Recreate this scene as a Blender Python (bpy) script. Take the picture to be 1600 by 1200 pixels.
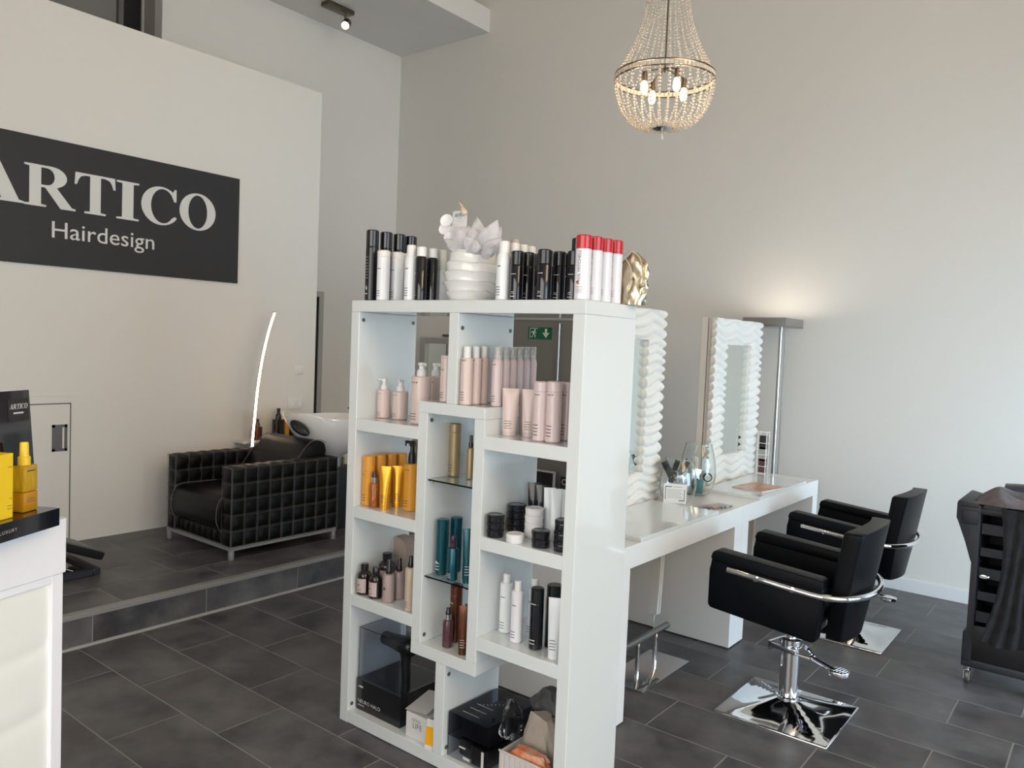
import bpy, bmesh, math, random
import numpy as np
from mathutils import Vector, Matrix
random.seed(7)
for o in list(bpy.data.objects): bpy.data.objects.remove(o)
S = bpy.context.scene
C = S.collection
PI = math.pi

# ------------------------------------------------------------------ camera
FPX, HC = 1224.67, 1.6
def cam_rot(y, p, r):
    f = np.array([-math.sin(y)*math.cos(p), math.cos(y)*math.cos(p), -math.sin(p)])
    rt = np.array([math.cos(y), math.sin(y), 0.]); up = np.cross(rt, f)
    c, s = math.cos(r), math.sin(r)
    return np.array([c*rt+s*up, -s*rt+c*up, f])
RC = cam_rot(*[math.radians(a) for a in (38.2006, 2.9406, 2.3358)])
cam = bpy.data.objects.new('camera', bpy.data.cameras.new('camera'))
C.objects.link(cam)
cam.data.sensor_fit = 'HORIZONTAL'; cam.data.sensor_width = 36.0
cam.data.lens = FPX/1600*36.0
cam.data.clip_start = 0.02
mw = Matrix.Identity(4)
for i in range(3):
    mw[i][0], mw[i][1], mw[i][2] = RC[0][i], RC[1][i], -RC[2][i]
mw[2][3] = HC
cam.matrix_world = mw
S.camera = cam
def ray(x, y): return RC.T @ np.array([(x-800)/FPX, -(y-600)/FPX, 1.])
def onz(x, y, z): d = ray(x, y); return np.array([0, 0, HC]) + (z-HC)/d[2]*d
def ony(x, y, Y): d = ray(x, y); return np.array([0, 0, HC]) + Y/d[1]*d
def onx(x, y, X): d = ray(x, y); return np.array([0, 0, HC]) + X/d[0]*d
def z_at(x, y, P):                      # height on the upright line through P seen at pixel row y
    d = ray(x, y); t = math.hypot(P[0], P[1])/math.hypot(d[0], d[1]); return HC + t*d[2]
def depth(P): return float(RC[2] @ (np.array(P)-[0, 0, HC]))

# ------------------------------------------------------------------ light
S.view_settings.view_transform = 'Standard'
S.view_settings.look = 'None'
S.view_settings.gamma = 1.0
S.view_settings.use_curve_mapping = False
S.view_settings.exposure = 0.0
wd = bpy.data.worlds.new('world'); S.world = wd; wd.use_nodes = True
wd.node_tree.nodes['Background'].inputs[0].default_value = (0.75, 0.86, 1.0, 1)
wd.node_tree.nodes['Background'].inputs[1].default_value = 0.15
def area(name, loc, aim, sx, sy, power, col, spread=180):
    l = bpy.data.lights.new(name, 'AREA'); l.shape = 'RECTANGLE'; l.size = sx; l.size_y = sy
    l.energy = power; l.color = col; l.spread = math.radians(spread)
    o = bpy.data.objects.new(name, l); C.objects.link(o); o.location = loc
    o.rotation_euler = (Vector(aim)-Vector(loc)).to_track_quat('-Z', 'Y').to_euler()
    return o
# daylight entering through the shop glazing on the right-hand wall and behind the camera, plus one added fill lamp
DAY_FILL = [  # name, position, aim, width, height, power, colour, spread: daylight at the glazed openings and one added fill
    ('daylight_shopfront', (-0.9, -1.35, 1.6), (-1.0, 3.0, 0.7), 3.3, 2.3, 96, (1.0, 0.965, 0.92)),
    ('fill_far_wall', (2.57, 4.6, 1.05), (-0.6, 5.9, 0.5), 2.1, 1.6, 74, (0.58, 0.81, 1.0), 110),  # added fill, fitted to brighten the lower right of the far wall
    ('daylight_upper_glazing', (5.42, 0.95, 4.6), (-4.0, 2.4, 2.6), 4.6, 2.1, 228, (1.0, 0.73, 0.45)),
    ('daylight_lower_glazing', (5.42, 0.95, 1.8), (-1.0, 1.6, 1.4), 4.6, 2.7, 186, (0.67, 0.85, 1.0)),
]
for d_ in DAY_FILL: area(*d_)

# ------------------------------------------------------------------ materials
MATS = {}
def mat(name, col, rough=0.5, metal=0.0, bump=0.0, bscale=200.0, var=0.0, vscale=6.0, col2=None, trans=0.0,
        ior=1.45, coat=0.0, emit=None, estr=0.0, alpha=1.0, spec=0.5, sheen=0.0):
    m = bpy.data.materials.new(name); m.use_nodes = True
    nt = m.node_tree; b = nt.nodes['Principled BSDF']
    b.inputs['Base Color'].default_value = (*col, 1); b.inputs['Roughness'].default_value = rough
    b.inputs['Metallic'].default_value = metal; b.inputs['Transmission Weight'].default_value = trans
    b.inputs['IOR'].default_value = ior; b.inputs['Coat Weight'].default_value = coat
    b.inputs['Coat Roughness'].default_value = 0.05
    b.inputs['Alpha'].default_value = alpha; b.inputs['Specular IOR Level'].default_value = spec
    b.inputs['Sheen Weight'].default_value = sheen
    if emit: b.inputs['Emission Color'].default_value = (*emit, 1); b.inputs['Emission Strength'].default_value = estr
    tc = None
    if bump or var:
        tc = nt.nodes.new('ShaderNodeTexCoord')
    if bump:
        n = nt.nodes.new('ShaderNodeTexNoise'); n.inputs['Scale'].default_value = bscale; n.inputs['Detail'].default_value = 3
        nt.links.new(tc.outputs['Object'], n.inputs['Vector'])
        bp = nt.nodes.new('ShaderNodeBump'); bp.inputs['Strength'].default_value = bump; bp.inputs['Distance'].default_value = 0.002
        nt.links.new(n.outputs['Fac'], bp.inputs['Height']); nt.links.new(bp.outputs['Normal'], b.inputs['Normal'])
    if var:
        n = nt.nodes.new('ShaderNodeTexNoise'); n.inputs['Scale'].default_value = vscale; n.inputs['Detail'].default_value = 4
        nt.links.new(tc.outputs['Object'], n.inputs['Vector'])
        r = nt.nodes.new('ShaderNodeValToRGB')
        c2 = col2 or tuple(max(0, c*(1-var)) for c in col)
        r.color_ramp.elements[0].color = (*c2, 1); r.color_ramp.elements[1].color = (*col, 1)
        r.color_ramp.elements[0].position = 0.35; r.color_ramp.elements[1].position = 0.65
        nt.links.new(n.outputs['Fac'], r.inputs['Fac']); nt.links.new(r.outputs['Color'], b.inputs['Base Color'])
    MATS[name] = m
    return m
mat('wall_paint', (0.72, 0.70, 0.66), 0.85, bump=0.15, bscale=350)
mat('ceiling_paint', (0.72, 0.70, 0.66), 0.9, bump=0.1, bscale=300)
mat('grout', (0.27, 0.267, 0.26), 0.9, bump=0.3, bscale=400)
mat('white_gloss', (0.73, 0.77, 0.775), 0.12, coat=0.6, bump=0.01, bscale=20)
mat('white_lacquer', (0.82, 0.82, 0.81), 0.25, coat=0.3, bump=0.01, bscale=40)
mat('white_plastic', (0.80, 0.80, 0.80), 0.35, bump=0.02, bscale=100)
mat('white_plaster', (0.74, 0.72, 0.68), 0.5, bump=0.08, bscale=150)
mat('ceramic', (0.80, 0.80, 0.79), 0.08, coat=0.6, bump=0.01, bscale=10)
mat('baseboard_white', (0.74, 0.74, 0.75), 0.4, bump=0.05, bscale=90)
mat('leather', (0.0016, 0.0022, 0.0042), 0.40, spec=0.2, bump=0.35, bscale=600, var=0.3, vscale=12)
mat('leather_smooth', (0.0035, 0.0035, 0.004), 0.38, spec=0.28, bump=0.25, bscale=500, var=0.3, vscale=8)
mat('thread', (0.16, 0.16, 0.165), 0.7, bump=0.2, bscale=500)
mat('chrome', (0.78, 0.78, 0.80), 0.06, 1.0, bump=0.005, bscale=10)
mat('steel', (0.42, 0.42, 0.42), 0.3, 1.0, bump=0.05, bscale=200)
mat('nosing_metal', (0.30, 0.30, 0.295), 0.45, 0.25, bump=0.08, bscale=300)
mat('dark_steel', (0.17, 0.165, 0.16), 0.5, 0.6, bump=0.05, bscale=200)
mat('mirror_glass', (0.80, 0.86, 0.85), 0.015, 1.0, bump=0.001, bscale=2)
mat('glass', (0.93, 0.97, 0.96), 0.01, trans=1.0, ior=1.45, bump=0.001, bscale=2)
mat('glass_edge', (0.25, 0.42, 0.38), 0.1, trans=0.5, bump=0.01, bscale=50)
mat('acrylic', (0.86, 0.88, 0.92), 0.03, trans=1.0, ior=1.2, bump=0.01, bscale=8)
mat('acrylic_smoke', (0.48, 0.50, 0.56), 0.05, trans=1.0, ior=1.15, bump=0.02, bscale=12)
mat('plastic_film', (0.93, 0.93, 0.95), 0.08, trans=1.0, ior=1.15, bump=0.8, bscale=60)
mat('sign_black', (0.022, 0.022, 0.025), 0.55, bump=0.1, bscale=300)
mat('sign_letter', (0.66, 0.66, 0.64), 0.5, bump=0.05, bscale=200)
mat('black_plastic', (0.012, 0.012, 0.014), 0.32, bump=0.03, bscale=200)
mat('black_gloss', (0.006, 0.007, 0.012), 0.1, coat=0.5, bump=0.01, bscale=30)
mat('black_satin', (0.010, 0.011, 0.014), 0.22, coat=0.3, bump=0.02, bscale=80)
mat('trolley_plastic', (0.022, 0.023, 0.030), 0.5, bump=0.25, bscale=400)
mat('towel_dark', (0.050, 0.052, 0.062), 0.95, bump=0.8, bscale=350, var=0.4, vscale=20, sheen=0.3)
mat('towel_mauve', (0.27, 0.235, 0.25), 0.95, bump=0.8, bscale=350, var=0.3, vscale=20, sheen=0.3)
mat('print_white', (0.62, 0.62, 0.62), 0.5, bump=0.02, bscale=100)
mat('print_dark', (0.10, 0.085, 0.09), 0.5, bump=0.02, bscale=100)
mat('print_black', (0.02, 0.02, 0.02), 0.5, bump=0.02, bscale=100)
mat('print_red', (0.62, 0.05, 0.07), 0.5, bump=0.02, bscale=100)
mat('print_blue', (0.30, 0.40, 0.62), 0.5, bump=0.02, bscale=100)
mat('bottle_white', (0.80, 0.83, 0.86), 0.28, coat=0.2, bump=0.01, bscale=50)
mat('bottle_pink', (0.69, 0.55, 0.51), 0.3, coat=0.3, bump=0.01, bscale=50)
mat('bottle_rose', (0.66, 0.53, 0.53), 0.26, coat=0.3, bump=0.01, bscale=50)
mat('cap_clear', (0.90, 0.90, 0.88), 0.05, trans=0.75, ior=1.3, bump=0.01, bscale=30)
mat('bottle_orange', (0.75, 0.33, 0.035), 0.3, coat=0.3, bump=0.01, bscale=50)
mat('tube_gold', (0.78, 0.37, 0.025), 0.24, 0.5, bump=0.05, bscale=40)
mat('bottle_amber', (0.50, 0.15, 0.02), 0.08, trans=0.35, bump=0.01, bscale=30)
mat('bottle_champagne', (0.34, 0.265, 0.145), 0.38, 0.35, bump=0.02, bscale=60)
mat('bottle_teal', (0.005, 0.085, 0.115), 0.24, 0.35, coat=0.2, bump=0.01, bscale=40)
mat('bottle_teal_dark', (0.004, 0.05, 0.07), 0.25, 0.3, bump=0.01, bscale=40)
mat('cap_plum', (0.055, 0.025, 0.055), 0.25, bump=0.01, bscale=40)
mat('bottle_plum', (0.10, 0.035, 0.045), 0.2, coat=0.3, bump=0.01, bscale=40)
mat('bottle_copper', (0.16, 0.06, 0.035), 0.25, 0.6, bump=0.02, bscale=40)
mat('bottle_brown', (0.016, 0.012, 0.011), 0.1, coat=0.4, bump=0.01, bscale=40)
mat('label_blush', (0.55, 0.44, 0.42), 0.5, bump=0.05, bscale=200)
mat('bottle_taupe', (0.40, 0.31, 0.30), 0.35, bump=0.02, bscale=80)
mat('bottle_cream', (0.53, 0.43, 0.33), 0.35, bump=0.02, bscale=80)
mat('card_taupe', (0.36, 0.28, 0.23), 0.7, bump=0.1, bscale=200)
mat('card_white', (0.74, 0.73, 0.71), 0.6, bump=0.06, bscale=200)
mat('card_grey', (0.55, 0.54, 0.53), 0.6, bump=0.06, bscale=200)
mat('card_orange', (0.90, 0.42, 0.01), 0.5, bump=0.05, bscale=200)
mat('cap_red', (0.52, 0.015, 0.025), 0.2, coat=0.4, bump=0.01, bscale=50)
mat('can_white', (0.78, 0.78, 0.84), 0.25, coat=0.3, bump=0.01, bscale=50)
mat('gold_foil', (0.52, 0.44, 0.32), 0.25, 1.0, bump=0.35, bscale=25)
mat('gold_cord', (0.50, 0.42, 0.30), 0.5, bump=0.3, bscale=300)
mat('petal', (0.92, 0.91, 0.94), 0.8, bump=0.25, bscale=120, var=0.06, vscale=60, sheen=0.2)
mat('petal_edge', (0.80, 0.76, 0.62), 0.7, bump=0.1, bscale=200)
mat('shell', (0.74, 0.56, 0.42), 0.3, coat=0.3, bump=0.1, bscale=100, var=0.2, vscale=60)
mat('oil_yellow', (0.85, 0.52, 0.02), 0.06, trans=0.45, bump=0.01, bscale=30)
mat('oil_amber', (0.72, 0.34, 0.01), 0.06, trans=0.35, bump=0.01, bscale=30)
mat('cap_yellow', (0.88, 0.60, 0.04), 0.35, bump=0.02, bscale=80)
mat('carton_yellow', (0.92, 0.62, 0.015), 0.45, bump=0.03, bscale=100)
mat('desk_white', (0.88, 0.89, 0.94), 0.35, bump=0.02, bscale=60)
mat('desk_panel', (0.84, 0.84, 0.81), 0.5, bump=0.05, bscale=60)
mat('switch_plastic', (0.74, 0.73, 0.70), 0.4, bump=0.02, bscale=80)
mat('beige_cloth', (0.46, 0.40, 0.34), 0.9, bump=0.6, bscale=250, var=0.12, vscale=15)
mat('grey_pouch', (0.085, 0.088, 0.085), 0.7, bump=0.5, bscale=60, var=0.3, vscale=20)
mat('orange_film', (0.80, 0.16, 0.05), 0.35, bump=0.7, bscale=40, var=0.4, vscale=25, col2=(0.75, 0.42, 0.28))
mat('wicker_white', (0.66, 0.62, 0.60), 0.7, bump=0.2, bscale=100)
mat('door_grey', (0.21, 0.205, 0.195), 0.55, bump=0.05, bscale=100)
mat('frame_grey', (0.40, 0.39, 0.37), 0.5, bump=0.05, bscale=100)
mat('dark_void', (0.012, 0.011, 0.010), 0.6, bump=0.05, bscale=50)
mat('window_dark', (0.02, 0.02, 0.02), 0.15, bump=0.01, bscale=20)
mat('exit_green', (0.006, 0.13, 0.055), 0.45, bump=0.02, bscale=80)
mat('exit_white', (0.72, 0.76, 0.72), 0.45, bump=0.02, bscale=80)
mat('led', (1.0, 0.9, 0.8), 0.4, emit=(1.0, 0.68, 0.45), estr=16.0, bump=0.01, bscale=50)
mat('bulb', (1.0, 0.9, 0.7), 0.4, emit=(1.0, 0.68, 0.36), estr=14.0, bump=0.01, bscale=50)
mat('spot_lens', (1.0, 0.95, 0.9), 0.4, emit=(1.0, 0.85, 0.68), estr=12.0, bump=0.01, bscale=50)
mat('crystal', (0.88, 0.80, 0.70), 0.05, trans=0.5, ior=1.5, bump=0.01, bscale=50)
mat('bronze', (0.16, 0.13, 0.10), 0.35, 0.9, bump=0.05, bscale=200)
mat('paper', (0.74, 0.74, 0.73), 0.7, bump=0.05, bscale=200)
mat('magazine', (0.66, 0.48, 0.30), 0.3, bump=0.02, bscale=60, var=0.5, vscale=18, col2=(0.55, 0.16, 0.12))
mat('silver_foil', (0.62, 0.62, 0.66), 0.25, 0.9, bump=0.9, bscale=30)
mat('pink_plastic', (0.75, 0.36, 0.32), 0.4, bump=0.05, bscale=60)
mat('teal_card', (0.02, 0.17, 0.19), 0.4, bump=0.03, bscale=60)
mat('skin_tone_card', (0.66, 0.44, 0.33), 0.5, bump=0.05, bscale=60)
mat('cable_white', (0.70, 0.70, 0.68), 0.4, bump=0.05, bscale=80)
mat('outside_paving', (0.42, 0.39, 0.35), 0.9, bump=0.3, bscale=30, var=0.2, vscale=3)
mat('window_pane', (0.95, 0.98, 1.0), 0.0, trans=1.0, ior=1.02, bump=0.001, bscale=2)

def tile_material():
    m = bpy.data.materials.new('slate_tile'); m.use_nodes = True; nt = m.node_tree; b = nt.nodes['Principled BSDF']
    geo = nt.nodes.new('ShaderNodeNewGeometry'); oi = nt.nodes.new('ShaderNodeObjectInfo')
    mul = nt.nodes.new('ShaderNodeVectorMath'); mul.operation = 'SCALE'; mul.inputs[3].default_value = 37.0
    comb = nt.nodes.new('ShaderNodeCombineXYZ')
    for k in ('X', 'Y', 'Z'): nt.links.new(oi.outputs['Random'], comb.inputs[k])
    nt.links.new(comb.outputs[0], mul.inputs[0])
    add = nt.nodes.new('ShaderNodeVectorMath'); add.operation = 'ADD'
    nt.links.new(geo.outputs['Position'], add.inputs[0]); nt.links.new(mul.outputs[0], add.inputs[1])
    def noise(sc, det, rgh=0.6):
        n = nt.nodes.new('ShaderNodeTexNoise'); n.inputs['Scale'].default_value = sc; n.inputs['Detail'].default_value = det
        n.inputs['Roughness'].default_value = rgh
        nt.links.new(add.outputs[0], n.inputs['Vector']); return n
    def ramp(n, p0, p1, c0, c1):
        r = nt.nodes.new('ShaderNodeValToRGB'); e = r.color_ramp.elements
        e[0].position, e[1].position = p0, p1; e[0].color, e[1].color = (*c0, 1), (*c1, 1)
        nt.links.new(n.outputs['Fac'], r.inputs['Fac']); return r
    n1 = noise(4.0, 8); r1 = ramp(n1, 0.34, 0.68, (0.044, 0.044, 0.050), (0.150, 0.147, 0.152))
    n2 = noise(2.2, 5); r2 = ramp(n2, 0.50, 0.70, (0, 0, 0), (1, 1, 1))
    mx = nt.nodes.new('ShaderNodeMix'); mx.data_type = 'RGBA'
    nt.links.new(r1.outputs[0], mx.inputs[6]); mx.inputs[7].default_value = (0.10, 0.078, 0.072, 1)
    ml = nt.nodes.new('ShaderNodeMath'); ml.operation = 'MULTIPLY'; ml.inputs[1].default_value = 0.6
    nt.links.new(r2.outputs[0], ml.inputs[0]); nt.links.new(ml.outputs[0], mx.inputs[0])
    n3 = noise(14.0, 8, 0.7); r3 = ramp(n3, 0.62, 0.8, (0, 0, 0), (1, 1, 1))
    mx2 = nt.nodes.new('ShaderNodeMix'); mx2.data_type = 'RGBA'
    ml2 = nt.nodes.new('ShaderNodeMath'); ml2.operation = 'MULTIPLY'; ml2.inputs[1].default_value = 0.5
    nt.links.new(r3.outputs[0], ml2.inputs[0]); nt.links.new(ml2.outputs[0], mx2.inputs[0])
    nt.links.new(mx.outputs[2], mx2.inputs[6]); mx2.inputs[7].default_value = (0.17, 0.165, 0.16, 1)
    nt.links.new(mx2.outputs[2], b.inputs['Base Color'])
    rr = nt.nodes.new('ShaderNodeMapRange'); rr.inputs[3].default_value = 0.32; rr.inputs[4].default_value = 0.55
    nt.links.new(n1.outputs['Fac'], rr.inputs[0]); nt.links.new(rr.outputs[0], b.inputs['Roughness'])
    bp = nt.nodes.new('ShaderNodeBump'); bp.inputs['Strength'].default_value = 0.12; bp.inputs['Distance'].default_value = 0.003
    nt.links.new(n3.outputs['Fac'], bp.inputs['Height']); nt.links.new(bp.outputs[0], b.inputs['Normal'])
    MATS['slate_tile'] = m
tile_material()

# ------------------------------------------------------------------ mesh helpers
def box(bm, x0, x1, y0, y1, z0, z1, M=None):
    vs = [bm.verts.new(v) for v in ((x0,y0,z0),(x1,y0,z0),(x1,y1,z0),(x0,y1,z0),(x0,y0,z1),(x1,y0,z1),(x1,y1,z1),(x0,y1,z1))]
    if M is not None:
        for v in vs: v.co = M @ v.co
    return [bm.faces.new([vs[i] for i in f]) for f in ((0,3,2,1),(4,5,6,7),(0,1,5,4),(1,2,6,5),(2,3,7,6),(3,0,4,7))]
def bevel(bm, w, seg=2, edges=None):
    bmesh.ops.bevel(bm, geom=edges or bm.edges[:], offset=w, segments=seg, profile=0.5, affect='EDGES', clamp_overlap=True)
def bbox(x0, x1, y0, y1, z0, z1, w=0.003, seg=2):
    bm = bmesh.new(); box(bm, x0, x1, y0, y1, z0, z1)
    if w: bevel(bm, w, seg)
    return bm
def lathe(bm, prof, seg=24, cx=0, cy=0, z0=0, M=None):
    rings = []
    for r, z in prof:
        if r < 1e-6: rings.append([bm.verts.new((cx, cy, z0+z))])
        else: rings.append([bm.verts.new((cx+r*math.cos(2*PI*k/seg), cy+r*math.sin(2*PI*k/seg), z0+z)) for k in range(seg)])
    if M is not None:
        for rg in rings:
            for v in rg: v.co = M @ v.co
    for a, b in zip(rings, rings[1:]):
        if len(a) == 1 and len(b) == 1: continue
        for k in range(seg):
            j = (k+1) % seg
            if len(a) == 1: bm.faces.new((a[0], b[j], b[k]))
            elif len(b) == 1: bm.faces.new((a[k], a[j], b[0]))
            else: bm.faces.new((a[k], a[j], b[j], b[k]))
    if len(rings[0]) > 1: bm.faces.new(rings[0][::-1])
    if len(rings[-1]) > 1: bm.faces.new(rings[-1])
def tube(bm, pts, r, seg=10, closed=False, cap=True):
    pts = [Vector(p) for p in pts]; n = len(pts); rings = []
    up = Vector((0, 0, 1)); prev = None
    for i, p in enumerate(pts):
        if closed: t = (pts[(i+1) % n]-pts[i-1]).normalized()
        else: t = (pts[min(i+1, n-1)]-pts[max(i-1, 0)]).normalized()
        if prev is None:
            a = t.cross(up) if abs(t.z) < 0.95 else t.cross(Vector((1, 0, 0)))
        else: a = prev - t*prev.dot(t)
        a.normalize(); prev = a; b = t.cross(a)
        rr = r[i] if isinstance(r, (list, tuple)) else r
        rings.append([bm.verts.new(p+rr*(math.cos(2*PI*k/seg)*a+math.sin(2*PI*k/seg)*b)) for k in range(seg)])
    m = n if closed else n-1
    for i in range(m):
        A, B = rings[i], rings[(i+1) % n]
        for k in range(seg):
            j = (k+1) % seg; bm.faces.new((A[k], A[j], B[j], B[k]))
    if cap and not closed: bm.faces.new(rings[0][::-1]); bm.faces.new(rings[-1])
def spline(pts, n=8):
    P = [Vector(p) for p in pts]; out = []
    for i in range(len(P)-1):
        p0, p1, p2, p3 = P[max(i-1, 0)], P[i], P[i+1], P[min(i+2, len(P)-1)]
        for k in range(n):
            t = k/n
            out.append(0.5*((2*p1)+(-p0+p2)*t+(2*p0-5*p1+4*p2-p3)*t*t+(-p0+3*p1-3*p2+p3)*t**3))
    out.append(P[-1]); return out
def prism(bm, poly, a0, a1, axis='y', M=None):
    f = {'y': lambda u, v, w: (u, w, v), 'x': lambda u, v, w: (w, u, v), 'z': lambda u, v, w: (u, v, w)}[axis]
    A = [bm.verts.new(f(u, v, a0)) for u, v in poly]; B = [bm.verts.new(f(u, v, a1)) for u, v in poly]
    if M is not None:
        for q in A+B: q.co = M @ q.co
    n = len(poly)
    bm.faces.new(A); bm.faces.new(B[::-1])
    for i in range(n): j = (i+1) % n; bm.faces.new((A[j], A[i], B[i], B[j]))
def loft(bm, rings, cap=True, closed=True):
    R = [[bm.verts.new(p) for p in r] for r in rings]; n = len(R[0])
    for a, b in zip(R, R[1:]):
        for k in range(n if closed else n-1):
            j = (k+1) % n; bm.faces.new((a[k], a[j], b[j], b[k]))
    if cap: bm.faces.new(R[0][::-1]); bm.faces.new(R[-1])
    return R
def tomesh(bm, name, smooth=None):
    bmesh.ops.recalc_face_normals(bm, faces=bm.faces)
    me = bpy.data.meshes.new(name); bm.to_mesh(me); bm.free()
    if smooth is not None:
        for p in me.polygons: p.use_smooth = True
        me.set_sharp_from_angle(angle=math.radians(smooth))
    return me
def obj(name, bm, m, parent=None, smooth=38, world=False):
    me = tomesh(bm, name, smooth) if isinstance(bm, bmesh.types.BMesh) else bm
    if m is not None and not me.materials: me.materials.append(MATS[m])
    o = bpy.data.objects.new(name, me); C.objects.link(o)
    if parent is not None:
        o.parent = parent
        if world: o.location = -Vector(parent.location)
    return o
def thing(name, label, cat, loc=(0, 0, 0), rz=0.0, group=None):
    o = bpy.data.objects.new(name, None); C.objects.link(o); o.empty_display_size = 0.05
    o.location = loc; o.rotation_euler = (0, 0, rz); o['label'] = label; o['category'] = cat
    if group: o['group'] = group
    return o
def tag(o, label, cat, group=None):
    o['label'] = label; o['category'] = cat
    if group: o['group'] = group
    return o
def struct(name, bm, m, label=None, smooth=None):
    o = obj(name, bm, m, None, smooth); o['kind'] = 'structure'
    if label: o['label'] = label
    return o
def copy_tree(o, parent=None):
    c = o.copy(); C.objects.link(c)
    if parent is not None: c.parent = parent
    for ch in list(o.children): copy_tree(ch, c)
    return c
DG = None
def curve_mesh(cu):
    o = bpy.data.objects.new('tmp', cu); C.objects.link(o)
    dg = bpy.context.evaluated_depsgraph_get()
    me = bpy.data.meshes.new_from_object(o.evaluated_get(dg))
    bpy.data.objects.remove(o); bpy.data.curves.remove(cu)
    return me
def text_mesh(s, size, ext=0.0, align='CENTER', spacing=1.0):
    cu = bpy.data.curves.new('text', 'FONT'); cu.body = s; cu.size = size; cu.extrude = ext
    cu.align_x = align; cu.align_y = 'CENTER'; cu.space_character = spacing; cu.resolution_u = 3
    return curve_mesh(cu)
# serif capitals, cap height 1
def ell(cx, cy, rx, ry, a0, a1, n):
    return [(cx+rx*math.cos(math.radians(a0+(a1-a0)*k/n)), cy+ry*math.sin(math.radians(a0+(a1-a0)*k/n))) for k in range(n+1)]
GLYPH = {
 'A': (1.02, [[(0,0),(.32,0),(.32,.045),(.205,.07),(.265,.25),(.60,.25),(.665,.07),(.56,.045),(.56,0),(1.02,0),(1.02,.045),(.935,.07),(.60,1.02),(.49,1.02),(.12,.07),(0,.045)],
              [(.29,.31),(.435,.715),(.575,.31)]]),
 'R': (1.06, [[(0,0),(.44,0),(.44,.045),(.335,.06),(.335,.47),(.42,.47),(.74,0),(1.06,0),(1.06,.045),(.98,.06),(.66,.495)]+ell(.55,.745,.32,.255,-60,90,10)+[(0,1.0),(0,.955),(.10,.94),(.10,.06),(0,.045)],
              [(.335,.53),(.335,.945)]+ell(.46,.738,.155,.207,90,-90,8)]),
 'T': (.88, [[(.21,0),(.67,0),(.67,.045),(.555,.06),(.555,.945),(.65,.945),(.75,.91),(.80,.82),(.835,.70),(.88,.70),(.865,1.0),(.015,1.0),(0,.70),(.045,.70),(.08,.82),(.13,.91),(.23,.945),(.325,.945),(.325,.06),(.21,.045)]]),
 'I': (.46, [[(0,0),(.46,0),(.46,.045),(.345,.06),(.345,.94),(.46,.955),(.46,1),(0,1),(0,.955),(.115,.94),(.115,.06),(0,.045)]]),
 'C': (.92, [ell(.50,.5,.50,.52,52,318,24)+[(.915,.225),(.86,.25)]+ell(.55,.5,.31,.465,320,44,20)+[(.84,.66),(.895,.66),(.895,1.0),(.85,1.0),(.82,.95)]]),
 'O': (1.0, [ell(.5,.5,.5,.52,0,350,35), ell(.5,.5,.265,.465,0,350,35)]),
}
def glyph_mesh(ch, h, ext):
    cu = bpy.data.curves.new('glyph', 'CURVE'); cu.dimensions = '2D'; cu.fill_mode = 'BOTH'; cu.extrude = ext
    for poly in GLYPH[ch][1]:
        sp = cu.splines.new('POLY'); sp.points.add(len(poly)-1)
        for p, (u, v) in zip(sp.points, poly): p.co = (u*h, v*h, 0, 1)
        sp.use_cyclic_u = True
    return curve_mesh(cu)
def xform_mesh(me, M):
    me.transform(M); me.update(); return me

# ------------------------------------------------------------------ the setting
XL, YF, XB, ZP = -5.437, 5.935, -6.365, 0.17       # sign wall, far wall, back wall, platform height
XR, YN, ZC, XS = 5.5, -1.4, 6.0, -4.02             # glazed wall, wall behind camera, ceiling, step edge
TP, TL, Y0 = 0.3137, 0.62, 1.387
bm = bmesh.new(); box(bm, XS, XR, YN, 3.4, -0.12, -0.0009); box(bm, XS, 2.6, 3.4, YF, -0.12, -0.0009); floor = struct('floor', bm, 'grout')
TM = {}
def tile_mesh(a, b):
    k = (round(a, 3), round(b, 3))
    if k not in TM:
        bm = bmesh.new(); box(bm, -a/2, a/2, -b/2, b/2, -0.006, 0.0); 
        bevel(bm, 0.0012, 1, [e for e in bm.edges if all(v.co.z > -0.001 for v in e.verts)])
        me = tomesh(bm, 'tile'); me.materials.append(MATS['slate_tile']); TM[k] = me
    return TM[k]
def tile(x0, x1, y0, y1, z, parent, rot=None):
    g = 0.0024
    o = bpy.data.objects.new('tile', tile_mesh(x1-x0-2*g, y1-y0-2*g)); C.objects.link(o); o.parent = parent
    o.location = ((x0+x1)/2, (y0+y1)/2, z); return o
for k in range(-8, 15):
    ya, yb = Y0+k*TP, min(Y0+(k+1)*TP, YF)
    ph = -3.02 if k % 2 == 0 else -2.767
    for j in range(-3, 10):
        xa, xb = ph+j*TL, ph+(j+1)*TL
        xa, xb = max(xa, XS+0.012), min(xb, 2.6)
        if xb-xa < 0.02 or yb-ya < 0.02: continue
        tile(xa, xb, ya, yb, 0.0, floor)
# platform
bm = bmesh.new(); box(bm, XB, XS-0.0012, YN, YF, -0.12, ZP-0.0009); plat = struct('floor_platform', bm, 'grout')
bands = [(-4.045, -4.362, 1.945), (-4.362, -4.685, 2.40), (-4.685, -5.0, 2.56), (-5.0, -5.35, 2.41), (-5.35, XL, 2.56)]
for xb, xa, yj in bands:
    for j in range(-2, 7):
        ya, yb = yj+(j-1)*TL, yj+j*TL
        ya, yb = max(ya, 0.6), min(yb, YF if xa > XL-0.01 else YF)
        if yb-ya > 0.02: tile(xa, xb, ya, yb, ZP, plat)
for j in range(4):
    for i in range(3): tile(XB+i*0.309, XB+(i+1)*0.309, 4.2+j*0.434, 4.2+(j+1)*0.434, ZP, plat)
for j in range(-1, 7):                                  # riser tiles
    ya, yb = 1.773+(j-1)*TL, 1.773+j*TL
    yb = min(yb, YF)
    if yb-ya < 0.05: continue
    bm = bmesh.new(); box(bm, XS-0.008, XS, ya+0.003, yb-0.003, 0.012, 0.147)
    obj('riser_tile', bm, 'slate_tile', plat, None)
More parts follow.
